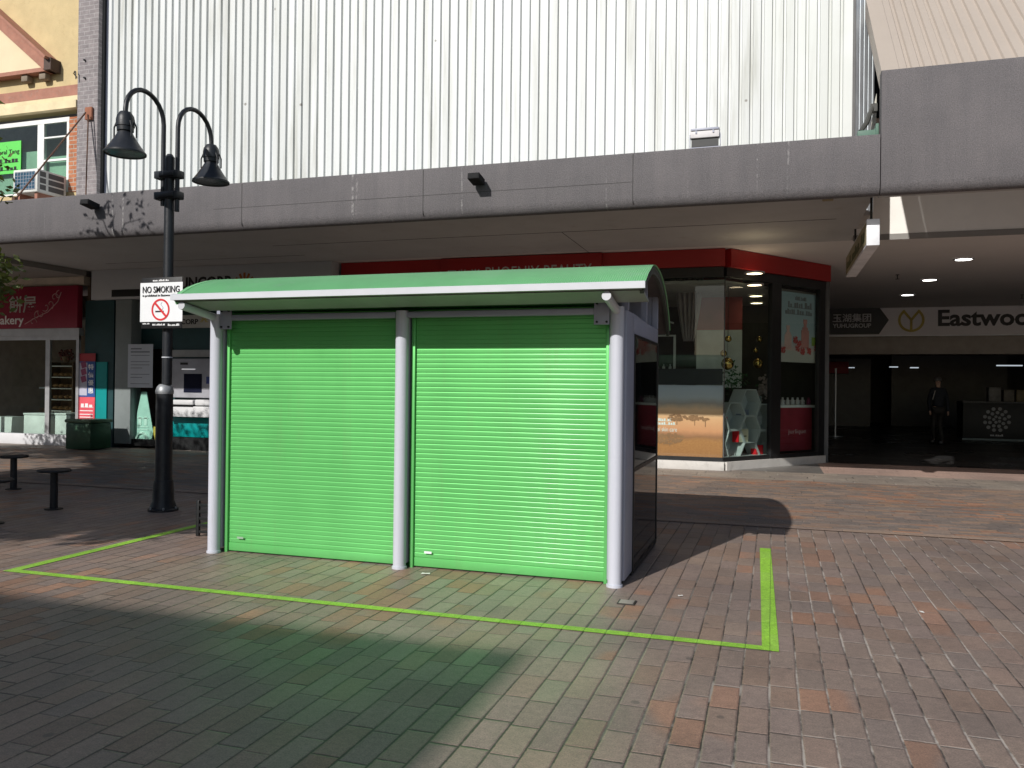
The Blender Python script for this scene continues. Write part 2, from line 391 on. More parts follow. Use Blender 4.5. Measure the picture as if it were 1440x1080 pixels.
# curved roof: arc in (Y, z); its ends draw in slightly towards the back
ARC = [(5.69,2.222),(5.76,2.268),(5.86,2.322),(5.97,2.366),(6.09,2.404),(6.22,2.434),(6.37,2.458),(6.55,2.476),(6.75,2.488),(7.0,2.494),(7.25,2.49),(7.5,2.474),(7.75,2.444),(8.0,2.398),(8.25,2.33),(8.5,2.235),(8.72,2.115)]
def xend(y): return -.852-.066*max(0, y-6.0)
def xsta(y): return -4.81+.0*y
m = MB(); NX = 240; off = len(ARC)
nrm = []
for i in range(off):
    a = ARC[max(0, i-1)]; b = ARC[min(off-1, i+1)]; d = Vector((0, b[0]-a[0], b[1]-a[1])).normalized(); nrm.append(Vector((0, -d.z, d.y)))
vs = []; fs = []
for j in range(NX*2+1):
    u = j/(NX*2); ht = .0065 if (j//1) % 2 == 0 else 0.
    for i, (y, zz) in enumerate(ARC):
        x = xsta(y)+(xend(y)-xsta(y))*u; q = Vector((x, y, zz))+nrm[i]*ht; vs.append(q)
for j in range(NX*2):
    for i in range(off-1): fs.append((j*off+i, (j+1)*off+i, (j+1)*off+i+1, j*off+i+1))
m.add(vs, fs, False)
rf = m.build('roof', GREEN_ROOF, k)
# lining under the sheet
m = MB(); vs = []; fs = []
for y, zz in ARC: vs += [(xsta(y)+.01, y+.01, zz-.035), (xend(y)-.01, y+.01, zz-.035)]
for i in range(off-1): fs.append((2*i, 2*i+1, 2*i+3, 2*i+2))
m.add(vs, fs, True); m.build('roof_lining', M('kiosk roof lining', (.12,.105,.10), .7), rf)
MB().sweep([(5.655,2.198),(5.652,2.244),(5.668,2.250),(5.70,2.248),(5.70,2.200)], -4.815, -.846).build('eave_trim', TRIM, rf)
MB().sweep([(5.664,2.2),(5.70,2.216),(6.05,2.155),(6.05,2.142),(6.02,2.140)], -4.80, -.875, smooth=False).build('gutter', M('gutter grey green', (.30,.33,.30), .5), rf)
for xf, s in ((xend, 1), (xsta, -1)):
    m = MB(); vs = []; fs = []
    for i, (y, zz) in enumerate(ARC):
        x = xf(y); n_ = nrm[i]
        a = Vector((x, y, zz))+n_*(-.006 if s == 1 else .008); b = Vector((x, y, zz))-n_*.065
        e_ = .005 if s == -1 else -.012; vs += [a+Vector((-s*.04,0,0)), a+Vector((s*e_,0,0)), b+Vector((s*e_,0,0)), b+Vector((-s*.04,0,0))]
    for i in range(off-1):
        for q in range(4): fs.append((4*i+q, 4*i+(q+1)%4, 4*i+4+(q+1)%4, 4*i+4+q))
    fs += [(0,1,2,3), tuple(4*(off-1)+q for q in (3,2,1,0))]
    m.add(vs, fs, False); m.build('roof_rib', M('dark roof rib', (.06,.075,.06), .6) if s == 1 else GREEN_ROOF, rf)
# end walls
for s, X in ((1, KX1), (-1, KX0)):
    x0, x1 = (X-.05, X) if s == 1 else (X, X+.05)
    w = MB().box(x0, x1, 6.552, 7.96, 1.94, 2.075, .004)
    w.prism([(x0, 6.552, 2.074), (x0, 7.3, 2.074), (x0, 6.552, 2.098)], (x1-x0, 0, 0))
    w = w.build('end_header', GREY_METAL, k)
    gp = MB().box(x0+.006*s, x1+.001*s, 6.585, 7.93, .06, 1.915).build('glass_panel', BLACK_GLASS, k)
    fr = MB()
    fr.box(x0, x1+.008*s, 6.552, 6.584, .03, 1.939).box(x0, x1+.008*s, 7.931, 7.96, .03, 1.939)
    fr.box(x0, x1+.008*s, 6.585, 7.93, .02, .059).box(x0, x1+.008*s, 6.585, 7.93, 1.916, 1.939).box(x0, x1+.009*s, 6.585, 7.93, .83, .86)
    fr.build('panel_frame', BLACK, gp)
    MB().box(x0+.01*s, x1-.005*s, 6.56, 7.95, .0, .019).build('kick_plate', BLACK, k)
    for ya, yb_, za_, zb_q in ((7.90,7.96,2.078,2.40),(7.2,7.25,2.078,2.45),(6.24,6.29,2.102,2.42)): MB().box(x0, x1, ya, yb_, za_, zb_q).build('end_stud', GREY_METAL, k)
MB().box(KX0+.055, KX1-.055, 7.90, 7.95, .02, 2.40).build('back_wall', GREY_METAL, k)
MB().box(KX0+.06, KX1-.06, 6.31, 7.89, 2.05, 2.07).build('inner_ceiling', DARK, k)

# ------------------------------------------------------------------ black rack beside the kiosk
rk = thing('rack', (-5.2, 6.9, 0), 'low black slatted rack standing beside the kiosk post', 'rack')
for y in (6.74, 7.05):
    for x in (-5.40, -5.08): MB().box(x, x+.035, y, y+.03, 0, .35, .004).build('upright', BLACK, rk)
for i in range(5):
    MB().box(-5.364, -5.082, 6.742, 6.756, .03+i*.066, .058+i*.066, .003).build('slat', BLACK, rk)
    MB().box(-5.364, -5.082, 7.055, 7.07, .03+i*.066, .058+i*.066, .003).build('slat', BLACK, rk)

# ------------------------------------------------------------------ drain lid, paper scraps
dr = thing('drain_lid', (-.955, 5.715, 0), 'small metal drain lid set in the pavers in front of the kiosk post', 'drain')
MB().box(-1.02, -.895, 5.655, 5.775, .0, .007, .002).build('frame', M('rusty lid rim', (.05,.045,.04), .6, .4), dr)
m = MB()
for i in range(4):
    m.box(-1.008, -.908, 5.668+i*.026, 5.684+i*.026, .0072, .0105, .001)
m.build('cover', M('worn lid steel', (.3,.28,.25), .5, .5), dr)
PAPER = M('paper scrap', (.75,.74,.7), .8)
for (x, y, a, lb) in ((-.62,6.02,.4,'small torn paper scrap lying between the drain lid and the kiosk shadow'),
                      (-2.62,6.02,.1,'flat paper strip lying at the foot of the middle kiosk post'),
                      (-5.95,4.72,1.1,'crumpled paper scrap on the pavers outside the lime corner'),
                      (.98,6.15,2.,'white fleck of paper on an orange paver beyond the lime line')):
    c, s = math.cos(a), math.sin(a); L = .019 if x != -2.62 else .036
    m = MB(); pts = []
    for i, (dx, dy) in enumerate(((-1,-.4),(.2,-.55),(1,-.2),(.8,.5),(-.3,.35),(-.9,.45))):
        pts.append((x+(dx*c-dy*s)*L, y+(dx*s+dy*c)*L, .006+.004*(i % 2)))
    m.prism(pts, (0,0,.002)); tag(m.build('paper_scrap', PAPER), lb, 'litter', 'paper scraps on the pavers')

# ------------------------------------------------------------------ street lamp
LX, LY = -6.80, 7.95
lamp = thing('street_lamp', (LX, LY, 0), 'black street lamp with two gooseneck heads on a stout base', 'street lamp')
MB().lathe([(.17,0),(.17,.025),(.148,.035),(.138,.08),(.122,.12),(.116,.30),(.108,.355),(.102,.36),(.097,.40),(.095,1.385)], (LX-.03, LY, 0), 32).build('base_cover', BLACK_PAINT, lamp)
MB().lathe([(.098,1.375),(.102,1.39),(.100,1.42),(.086,1.458),(.066,1.482),(.052,1.49)], (LX-.03, LY, 0), 32).build('base_cap', CAST_TOP, lamp)
for i in range(6):
    a = i*PI/3+.2; MB().tube([(LX-.03+.158*math.cos(a), LY+.158*math.sin(a), .02), (LX-.03+.158*math.cos(a), LY+.158*math.sin(a), .05)], .013, 6).build('anchor_bolt', CAST_TOP, lamp)
MB().tube([(LX, LY, 1.485), (LX, LY, 4.165)], .056, 22).tube([(LX, LY, 4.16), (LX, LY, 4.20)], [.056, .03], 22).build('pole', BLACK_PAINT, lamp)
cb = MB()
for zz in (3.955, 3.71):
    cb.box(-6.975, -6.64, LY-.065, LY+.065, zz-.045, zz+.045, .012)
    cb.box(-6.90, -6.68, LY-.085, LY+.085, zz-.028, zz+.028, .01)
cb.build('clamp', BLACK_PAINT, lamp)
def lamp_arm(x, s, ztop, ztail):
    rad = .30; pts = [(x, LY, ztail), (x, LY, 4.0), (x, LY, ztop-rad)]
    for i in range(1, 13):
        a = PI*i/12; pts.append((x, LY+s*(rad-rad*math.cos(a)), ztop-rad+rad*math.sin(a)))
    ye = LY+s*2*rad; pts.append((x, ye, ztop-rad-.06)); 
    ar = MB().tube(pts, .027, 14).build('arm', BLACK_PAINT, lamp)
    zt = ztop-rad-.05   # top of the housing
    hd = MB().lathe([(.03,zt+.02),(.06,zt+.012),(.088,zt-.03),(.098,zt-.075),(.098,zt-.15),(.09,zt-.155),(.088,zt-.20),(.07,zt-.205)], (x, ye, 0), 28).build('lamp_housing', BLACK_PAINT, ar)
    MB().lathe([(.07,zt-.20),(.085,zt-.235),(.11,zt-.275),(.153,zt-.345),(.206,zt-.42),(.222,zt-.437),(.222,zt-.455),(.208,zt-.455),(.15,zt-.36),(.09,zt-.28)], (x, ye, 0), 40, False).build('lamp_shade', BLACK_PAINT, ar)
    MB().lathe([(.001,zt-.45),(.208,zt-.446)], (x, ye, 0), 32, False).build('lens', LAMP_LENS, ar)
    for a in (.3, PI-.3, PI+.3, -.3):
        st = MB().tube([(x+.10*math.cos(a), ye+.10*math.sin(a), zt-.10), (x+.125*math.cos(a), ye+.125*math.sin(a), zt-.16), (x+.125*math.cos(a), ye+.125*math.sin(a), zt-.275)], .009, 6)
        st.build('shade_stay', BLACK_PAINT, ar)
lamp_arm(-6.893, -1, 4.85, 3.60)
lamp_arm(-6.69, 1, 4.81, 3.52)
# cable ties
MB().lathe([(.058,1.80),(.061,1.80),(.061,1.812),(.058,1.812)], (LX, LY, 0), 20, False).build('cable_tie', TRIM, lamp)

# ------------------------------------------------------------------ no smoking sign hung on the lamp
sg = thing('no_smoking_sign', (-6.80, 7.84, 2.14), 'white no smoking sign with black edges strapped to the lamp pole', 'sign')
SY = 7.84
MB().box(-7.085, -6.51, SY, SY+.012, 2.14, 2.735, .003).build('board', INK, sg)
MB().box(-7.098, -6.50, SY-.004, SY-.001, 2.218, 2.675).build('panel', WHITE_SIGN, sg)
lettering('NO SMOKING', -7.06, -6.54, 2.555, 2.632, SY-.004, INK, sg, bold=.007)
lettering('is prohibited in Eastwood Plaza', -7.06, -6.545, 2.505, 2.538, SY-.004, INK, sg)
marks(-6.92, -6.69, 2.69, 2.714, SY, WHITE_INK, sg, 3)
marks(-7.06, -6.96, 2.19, 2.208, SY, WHITE_INK, sg, 2)
marks(-6.92, -6.74, 2.175, 2.198, SY, WHITE_INK, sg, 3)
marks(-6.70, -6.54, 2.168, 2.194, SY, WHITE_INK, sg, 3)
ring = MB(); vs = []; fs = []; cx, cz = -6.805, 2.358; n = 40
for i in range(n):
    a = 2*PI*i/n
    for rr, yy in ((.128, SY-.005), (.106, SY-.005), (.106, SY-.008), (.128, SY-.008)): vs.append((cx+rr*math.cos(a), yy, cz+rr*math.sin(a)))
for i in range(n):
    for q in range(4): fs.append((4*i+q, 4*i+(q+1)%4, 4*((i+1)%n)+(q+1)%4, 4*((i+1)%n)+q))
ring.add(vs, fs); ring.obox((cx, SY-.0078, cz), (.078,0,-.078), (0,.0018,0), (.009,0,.009)); ring.build('symbol_ring', RED_INK, sg)
MB().box(cx-.075, cx+.045, SY-.0056, SY-.0046, cz-.03, cz-.012).build('cigarette', INK, sg)
m = MB(); m.tube([(cx+.02+.016*math.sin(i*.9), SY-.0052, cz+.0+i*.012) for i in range(8)], .003, 6); m.build('smoke_mark', GREY_METAL, sg)
MB().box(-6.87, -6.73, SY+.013, LY+.06, 2.50, 2.53).box(-6.87, -6.73, SY+.013, LY+.06, 2.26, 2.29).build('strap', STEEL, sg)

# ------------------------------------------------------------------ stools on the plaza
STOOL = M('black stool steel', (.014,.014,.016), .5, .0, .3, 5.)
def stool(x, y, lb):
    s = thing('stool', (x, y, 0), lb, 'stool', 'fixed black stools')
    MB().lathe([(.10,.0),(.10,.012),(.044,.016),(.042,.435)], (x, y, 0), 20).build('leg', STOOL, s)
    MB().lathe([(.05,.432),(.17,.440),(.182,.449),(.182,.462),(.172,.472),(.02,.475)], (x, y, 0), 28).build('seat', STOOL, s)
stool(-8.06, 7.56, 'fixed black stool standing alone nearest the street lamp')
stool(-10.05, 8.75, 'fixed black stool farther off, nearer the bakery front')
stool(-7.80, 6.56, 'fixed black stool at the edge of the picture, closest to the lime line')

# ------------------------------------------------------------------ awning over the shops
FY = 11.2
AW0, AW1, ZB, ZT = -24., 1.262, 3.985, 4.757
def fascia_prof(zt): return [(FY, ZB+.15), (FY, zt-.045), (FY+.012, zt-.012), (FY+.05, zt), (FY+.22, zt), (FY+.22, ZB+.05), (FY+.13, ZB+.02), (FY+.11, ZB), (FY+.07, ZB+.012), (FY+.035, ZB+.045), (FY+.01, ZB+.095)]
aw = thing('awning', (-8, 12, 4.3), 'long low grey pebbled concrete awning over the bakery and beauty shop', 'awning')
MB().sweep(fascia_prof(ZT), AW0, AW1, smooth=True).build('fascia', FASCIA, aw)
JOINT = M('fascia joint sealant', (.05,.048,.048), .8)
j = MB()
for px, py in ((595, 268), (890, 248), (340, 285)):
    x, _ = wall(px, py, FY); j.box(x-.006, x+.006, FY-.0025, FY+.02, ZB+.07, ZT-.03)
x0, _ = wall(300, 300, FY); x1, _ = wall(889, 250, FY); j.box(x0, x1, FY-.002, FY+.01, 4.34, 4.347)
j.build('joint', JOINT, aw)
MB().box(AW0, 1.262, FY+.222, 15.295, 4.115, 4.30).build('soffit', SOFFIT, aw)
MB().box(-24, -15.33, 12.2, 15.2, 3.99, 4.112).build('soffit_drop', SOFFIT_DARK, aw)
cj = MB()
cj.box(-9, .9, 13.3, 13.312, 4.111, 4.116).box(-3.4, -3.392, 13.312, 15.6, 4.111, 4.116).box(-14, -9, 14.4, 14.41, 4.111, 4.116)
cj.build('soffit_joint', JOINT, aw)

aw2 = thing('awning', (5, 12, 4.3), 'taller grey pebbled concrete awning over the arcade mouth', 'awning')
MB().sweep(fascia_prof(5.56), 1.274, 14., smooth=True).build('fascia', FASCIA, aw2)
ARC_SOFFIT = M('arcade soffit paint', (.62,.60,.58), .7, 0., .06, .6)
MB().box(-24, 16, 15.302, 28.3, 4.122, 4.30).build('soffit', ARC_SOFFIT, aw2)
MB().box(1.30, 16, 15.302, 15.5, 4.302, 6.2).box(1.30, 16, 15.285, 15.301, 4.118, 6.2).build('bulkhead', M('sky lightened bulkhead paint', (.80,.78,.73), .7, var=.04), aw2)  # cream lightened to stand in for sky light from the void
MB().box(1.30, 16, 15.27, 15.2845, 4.10, 4.20).build('bulkhead_edge', SOFFIT_DARK, aw2)
MB().box(1.28, 16, 11.46, 11.56, 4.02, 4.09).build('inner_beam', SOFFIT, aw2)
LIT = Emit('arcade lamp', (1., .96, .9), 9.)
KD = 1.2595
for x, y in ((2.813,14.247),(2.743,16.732),(2.727,19.216)):
    lbq = {14.247:'round ceiling downlight closest to the street in the arcade soffit',16.732:'round ceiling downlight in the middle of the arcade row',19.216:'round ceiling downlight nearest the shopping centre sign'}[y]; x *= KD; y *= KD
    d = thing('downlight', (x, y, 4.12), lbq, 'light', 'downlights in the arcade soffit')
    MB().lathe([(.19,4.121),(.19,4.107),(.15,4.102),(.15,4.109)], (x, y, 0), 28, False).build('rim', STEEL, d)
    MB().lathe([(.001,4.1085),(.15,4.109)], (x, y, 0), 24, False).build('diffuser', LIT, d)
for (x, y, lb) in ((2.092,15.898,'small dark sprinkler head beside the arcade downlights'),(4.991,19.69,'small dark sprinkler head far in the arcade by the shopping centre sign')):
    x *= KD; y *= KD; m = MB().lathe([(.04,4.121),(.04,4.11),(.011,4.108),(.011,4.03),(.045,4.025),(.045,4.016)], (x, y, 0), 12)
    tag(m.build('sprinkler', BLACK), lb, 'sprinkler', 'sprinklers in the arcade soffit')

MATT = M('matt black housing', (.008,.008,.009), .85)
# small spotlights on the fascia
for (px, py, lb) in ((672,254,'small black spotlight on the awning fascia above the kiosk'),(131,289,'small black spotlight on the awning fascia by the lamp heads')):
    x, zz = wall(px, py, FY-.1)
    s = thing('spotlight', (x, FY, zz), lb, 'spotlight', 'spotlights on the awning fascia')
    MB().box(x-.03, x+.03, FY-.05, FY-.001, zz-.03, zz+.05, .004).build('mount', BLACK_PAINT, s)
    h = MB().obox((x, FY-.17, zz+.005), (.085,0,0), (0,.125,-.02), (0,.008,.042)).build('lamp_head', MATT, s)
    MB().obox((x, FY-.298, zz+.024), (.075,0,0), (0,.002,0), (0,.006,.034)).build('lens', MATT, h)
# flood light on top of the fascia
x0, x1, z0, z1 = wrect(971, 181, 1012, 202, 11.35)
fl = thing('floodlight', ((x0+x1)/2, 11.35, z0), 'pale grey floodlight box perched on the awning in front of white cladding', 'floodlight')
MB().box(x0, x1, 11.30, 11.42, z0+.07, z1, .012).build('housing', M('pale lamp housing', (.62,.6,.61), .5), fl)
MB().box(x0-.012, x0-.003, 11.33, 11.39, z0-.03, z0+.13).box(x1+.003, x1+.012, 11.33, 11.39, z0-.03, z0+.13).box(x0-.012, x1+.012, 11.33, 11.39, 4.7572, 4.79).build('yoke', GREY_METAL, fl)
MB().box(x0+.01, x1-.01, 11.285, 11.298, z1-.035, z1-.005, .003).box(x0+.07, x0+.09, 11.288, 11.298, z1-.075, z1-.036).box(x1-.09, x1-.07, 11.288, 11.298, z1-.075, z1-.036).build('clasp', GREY_METAL, fl)
MB().box(x0+.015, x1-.015, 11.33, 11.40, 4.795, z0+.068).build('visor', BLACK, fl)

# ------------------------------------------------------------------ white ribbed clad building
CY = 13.3
def clad_mat():
    m = bpy.data.materials.new('weathered white cladding'); t = NT(m); co = t.coord()
    st = t.n('Mapping', {'Vector': co, 'Scale': (3.2, 3.2, .22)}).outputs[0]
    nz = t.noise(st, 1.2, 5, .65)
    col = t.ramp(nz, [(.30, (.48,.49,.46)), (.46, (.64,.66,.655)), (.72, (.69,.715,.725))])
    # a tone per pan
    sx = t.n('SeparateXYZ', {0: co}).outputs[0]
    w = t.n('TexWhiteNoise', {1: t.mth('FLOOR', t.mth('DIVIDE', sx, .164))}, noise_dimensions='1D').outputs[0]
    col = t.mix(1., col, t.ramp(w, [(0, (.88,.88,.87)), (1, (1.03,1.03,1.03))]), 'MULTIPLY')
    gre = t.mth('MULTIPLY', t.step(t.noise(co, .35, 4, .6), .5, .66), .45)
    col = t.mix(gre, col, (.55,.575,.53,1))
    sp = t.mth('MULTIPLY', t.step(t.n('TexVoronoi', {'Vector': co, 'Scale': 1.6}).outputs[0], .055, .03), .8)
    col = t.mix(sp, col, (.16,.14,.12,1))
    t.finish(col, .5, 0., t.noise(co, 30, 3), .04, .004); return m
CLAD = clad_mat()
bd = thing('clad_building', (-6, 18, 4.2), 'upper storey clad in weathered white ribbed metal sheet above the awning', 'building')
CX0, CX1, CZ0, CZ1 = -12.965, 1.105, 4.31, 12.
def ribs(p0, p1, nrm_, z0, z1, pitch, groove, depth):
    p0, p1, nv = Vector(p0), Vector(p1), Vector(nrm_); d = p1-p0; L = d.length; d.normalize(); n = int(L/pitch); pr = []
    for i in range(n):
        a = i*pitch
        for f, dd in ((0., 0.), (pitch-groove, 0.), (pitch-groove*.78, -depth), (pitch-groove*.2, -depth)): pr.append(p0+d*(a+f)+nv*dd)
    pr.append(p0+d*min(L, n*pitch)); pr.append(p1)
    vs = [q+Vector((0,0,z0)) for q in pr]+[q+Vector((0,0,z1)) for q in pr]; k_ = len(pr)
    return MB().add(vs, [(i, i+1, i+1+k_, i+k_) for i in range(k_-1)], False)
ribs((CX0, CY, 0), (CX1, CY, 0), (0,-1,0), CZ0, CZ1, .164, .056, .048).build('cladding', CLAD, bd)
MB().box(CX1, CX1+.04, CY+.02, CY+.06, CZ0, CZ1).build('corner_trim', M('dark corner trim', (.12,.12,.12), .6), bd)  # dark grey strip at the corner joint
ribs((CX1+.045, CY+.03, 0), (1.47, 13.9, 0), Vector((.87,-.49,0)).normalized(), CZ0, CZ1, .15, .05, .035).build('corner_cladding', M('shade blue corner sheet', (.62,.68,.73), .5), bd)  # bluish tint puts the shaded side into the white sheet colour
MB().box(-12.95, 1.45, 14.1, 27, 4.31, CZ1).build('wall', CONCRETE, bd)
MB().box(CX0+.002, CX0+.03, CY-.02, CY+.05, CZ0, CZ1).build('edge_flashing', GREY_METAL, bd)

# ------------------------------------------------------------------ beige ribbed roof building
br = thing('roof_building', (6, 16, 5.5), 'building with a sloping beige ribbed metal roof above the taller awning', 'building')
BEIGE = M('beige roof sheet', (.40,.345,.295), .55, 0., .05, .5, dirt=(.3,.26,.22), dirt_amt=.2)
sl = Vector((0, 1, .92)).normalized(); nn = Vector((0, -.92, 1)).normalized()
m = MB(); vs = []; xs = []
x = 1.52
while x < 13.5:
    xs += [(x, 0.), (x+.085, 0.), (x+.10, -.028), (x+.135, -.028), (x+.15, 0.)]; x += .15
for x, d in xs:
    for s_ in (0, 8.): vs.append(Vector((x, 11.36, 5.50))+sl*s_+nn*d)
m.add(vs, [(2*i, 2*i+2, 2*i+3, 2*i+1) for i in range(len(xs)-1)]); m.build('roof', BEIGE, br)
m = MB(); a = Vector((1.305, 11.36, 5.50)); b = Vector((1.518, 11.36, 5.50))
m.add([a, b, b+sl*8, a+sl*8, a-nn*.25, a+sl*8-nn*.25], [(0,1,2,3), (0,3,5,4)]); m.build('verge_flashing', BEIGE, br)
MB().box(1.9, 13.8, 16.6, 24, 4.35, 11.5).build('wall', CONCRETE, br)
gt = MB().box(1.235, 1.268, 11.42, 12.1, 4.80, 4.95, .004).box(1.02, 1.24, 11.46, 11.6, 4.77, 4.885, .006)
gt.build('gutter', M('verdigris gutter', (.09,.17,.13), .6, dirt=(.2,.25,.2)), br)
MB().tube([(1.06,11.52,4.89),(1.14,11.60,5.02),(1.2,11.7,5.2),(1.25,11.75,5.3)], [.03,.035,.03,.03], 8).box(1.2, 1.28, 11.7, 11.8, 5.20, 5.30).build('downpipe', M('dark downpipe', (.06,.06,.055), .6), br)
MB().prism([(1.20,11.9,4.78),(1.29,11.9,4.78),(1.29,11.9,5.5),(1.25,11.9,5.3)], (0,.05,0)).build('side_infill', M('pale infill sheet', (.5,.48,.42), .7), br)

# ------------------------------------------------------------------ yellow rendered building with pilaster
YY = 13.2
yb = thing('rendered_building', (-18, 16, 4.3), 'yellow rendered building with red gable trim and a grey brick pilaster', 'building')
YELLOW = M('yellow render', (.56,.44,.24), .85, 0., .1, 3., bump=.5, bscale=45., dirt=(.42,.31,.16), dirt_amt=.35)
CREAM = M('cream render', (.70,.60,.41), .85, 0., .06, 2., bump=.15, bscale=60.)
ROSE = M('faded red timber', (.36,.165,.115), .75, 0., .2, 6., dirt=(.3,.24,.2), dirt_amt=.5)
MB().box(-24, -13.51, YY, YY+.3, 7.12, 12.).build('wall', YELLOW, yb)
MB().box(-24, -13.51, YY+.001, YY+.3, 4.31, 5.40).build('wall', YELLOW, yb)
MB().box(-23.9, -13.1, YY+3.2, 24, 4.31, 11.9).build('wall', CONCRETE, yb)
# gable: sloping timber, soffit panel below in cream, bottom rail and brackets
x0, za = wall(0, 26, YY); x1, zb = wall(78, 97, YY)
dx = Vector((x1-x0, 0, zb-za)).normalized(); a = Vector((x0, YY-.12, za))-dx*3; b = Vector((x1, YY-.12, zb)); up = Vector((-dx.z, 0, dx.x)) if dx.x > 0 else Vector((dx.z,0,-dx.x))
gb = MB(); gb.obox((a+b)/2, (b-a)/2, (0,.118,0), up*.11).obox((a+b)/2+up*.14-Vector((0,.06,0)), (b-a)/2, (0,.17,0), up*.028)
g_ = gb.build('gable', ROSE, yb)
xb0, zb0 = wall(0, 108, YY); xb1, zb1 = wall(74, 98, YY)
MB().box(-22, x1+.05, YY-.20, YY-.001, zb1-.10, zb1-.02).build('gable_rail', ROSE, g_)
MB().prism([(-22, YY-.03, zb1-.03), (x1-.12, YY-.03, zb1-.03), (x1-.12-9*abs(dx.x), YY-.03, zb1-.03+9*abs(dx.z))], (0,.028,0)).build('gable_panel', CREAM, g_)
bk = MB()
for px in (43, 68):
    xx, _ = wall(px, 106, YY); bk.box(xx-.09, xx+.09, YY-.16, YY-.002, zb1-.24, zb1-.102, .03)
bk.build('bracket', M('weathered bracket', (.25,.2,.15), .8), g_)
MB().obox((x1+.05, YY-.12, zb1+.02), (.09,0,0), (0,.13,0), (0,0,.12)).build('finial', M('dark gable end', (.09,.06,.05), .8), g_)
MB().box(-24, -13.51, YY-.05, YY-.001, 7.36, 7.575).build('trim_band', ROSE, yb)
cn = MB().box(-24, -13.51, YY-.06, YY-.002, 7.24, 7.352).box(-24, -13.51, YY-.13, YY-.002, 7.08, 7.235)
cn.build('cornice', M('cream cornice', (.72,.6,.38), .8), yb)
MB().box(-13.79, -13.502, YY-.02, YY+.26, 5.40, 6.93).build('jamb', bricks('orange brick', (.38,.13,.06), (.45,.18,.09), (.4,.36,.3)), yb)
# pilaster
PX0, PX1 = -13.50, -12.985
MB().box(PX0, PX1, YY-.10, YY+.5, 4.31, 12.).build('pilaster', bricks('grey purple brick', (.23,.205,.21), (.27,.24,.245), (.34,.32,.32)), yb)
MB().box(PX1+.001, PX1+.014, YY+.0, YY+.4, 4.32, 12.).build('edge_strip', BLACK, yb)
h = MB()
for px, py in ((120, 85), (120, 110)):
    xx, zz = wall(px, py, YY-.10); h.tube([(xx, YY-.098, zz), (xx, YY-.14, zz)], .02, 8)
h.build('wall_plug', BLACK, yb)
xx, zz = wall(107, 105, YY-.1)
MB().tube([(xx-.06, YY-.02, zz-.02), (xx-.06, YY-.1, zz+.03), (xx, YY-.13, zz+.06), (xx+.06, YY-.17, zz+.03), (xx+.07, YY-.17, zz-.12)], .012, 6).build('hook', BLACK, yb)
# window
wf = MB(); X0, X1, Z0, Z1 = -17.2, -13.806, 5.401, 6.95
wf.box(X0, X1, YY-.0, YY+.07, 6.86, Z1)
for a_, b_ in ((-14.64,-14.47), (-15.95,-15.85), (X1-.06, X1)): wf.box(a_, b_, YY, YY+.07, 5.45, 6.855)
wf.box(-14.47, X1-.06, YY+.005, YY+.06, 6.07, 6.11).box(-14.47, X1-.06, YY+.005, YY+.06, 6.55, 6.58).box(X0, -14.64, YY+.002, YY+.07, 5.41, 5.449).box(-14.64, X1, YY+.002, YY+.07, 5.41, 5.449)
w = wf.build('window', M('white window frame', (.78,.78,.76), .45), yb)
MB().box(X0, X1, YY+.03, YY+.036, 5.45, 6.86).build('pane', Glass('window glass', (.75,.85,.8), 1.55), w)
MB().box(-24, -13.81, YY+1.5, YY+1.55, 4.4, 7.1).build('room_wall', M('pale room', (.4,.43,.38), .8), yb)
MB().box(-17.1, -14.66, YY+.12, YY+.14, 5.45, 6.35).box(-14.45, -13.9, YY+.12, YY+.14, 5.6, 6.2).build('blind', M('pale green blind', (.5,.6,.5), .7), yb)
NOTE = M('bright green notice', (.12,.62,.10), .6, var=.05)
nt = MB().box(-16.4, -15.10, YY+.014, YY+.02, 5.89, 6.57).build('notice', NOTE, w)
lettering('General Tang', -15.95, -15.14, 6.28, 6.40, YY+.013, INK, w)
marks(-15.95, -15.16, 6.12, 6.22, YY+.013, INK, w, 2)
marks(-15.95, -15.18, 5.96, 6.06, YY+.013, INK, w, 2)

# air conditioner on the awning
ac = thing('air_conditioner', (-13.9, 12.5, 5.2), 'white boxed air conditioner with blue grille below the yellow building window', 'air conditioner')
AX0, AX1, AY0, AY1, AZ0, AZ1 = -14.42, -13.80, 12.45, 13.15, 5.24, 5.70
MB().box(AX0, AX1, AY0, AY1, AZ0, AZ1, .02).build('body', M('white enamel', (.72,.72,.68), .4, dirt=(.4,.38,.33), dirt_amt=.3), ac)
MB().box(AX0+.05, AX1-.06, AY0-.004, AY0-.001, AZ0+.05, AZ1-.05).build('grille', M('blue condenser fins', (.035,.10,.16), .4, .3), ac)
gr = MB()
for i in range(8): gr.box(AX0+.05+i*.073, AX0+.056+i*.073, AY0-.01, AY0-.0045, AZ0+.05, AZ1-.05)
for i in range(6): gr.box(AX0+.05, AX1-.06, AY0-.013, AY0-.0105, AZ0+.06+i*.066, AZ0+.065+i*.066)
gr.build('guard', WHITE_METAL, ac)
v = MB()
for i in range(3):
    for a_, b_ in ((.06,.2),(.26,.63)): v.box(AX1+.0005, AX1+.003, AY0+a_, AY0+b_, AZ0+.06+i*.13, AZ0+.16+i*.13)
v.build('vent', M('vent grey', (.10,.10,.10), .6), ac)
MB().box(AX0+.05, AX0+.12, AY0+.05, AY1, 4.757, AZ0-.001).box(AX1-.12, AX1-.05, AY0+.05, AY1, 4.757, AZ0-.001).build('bracket', ROSE, ac)

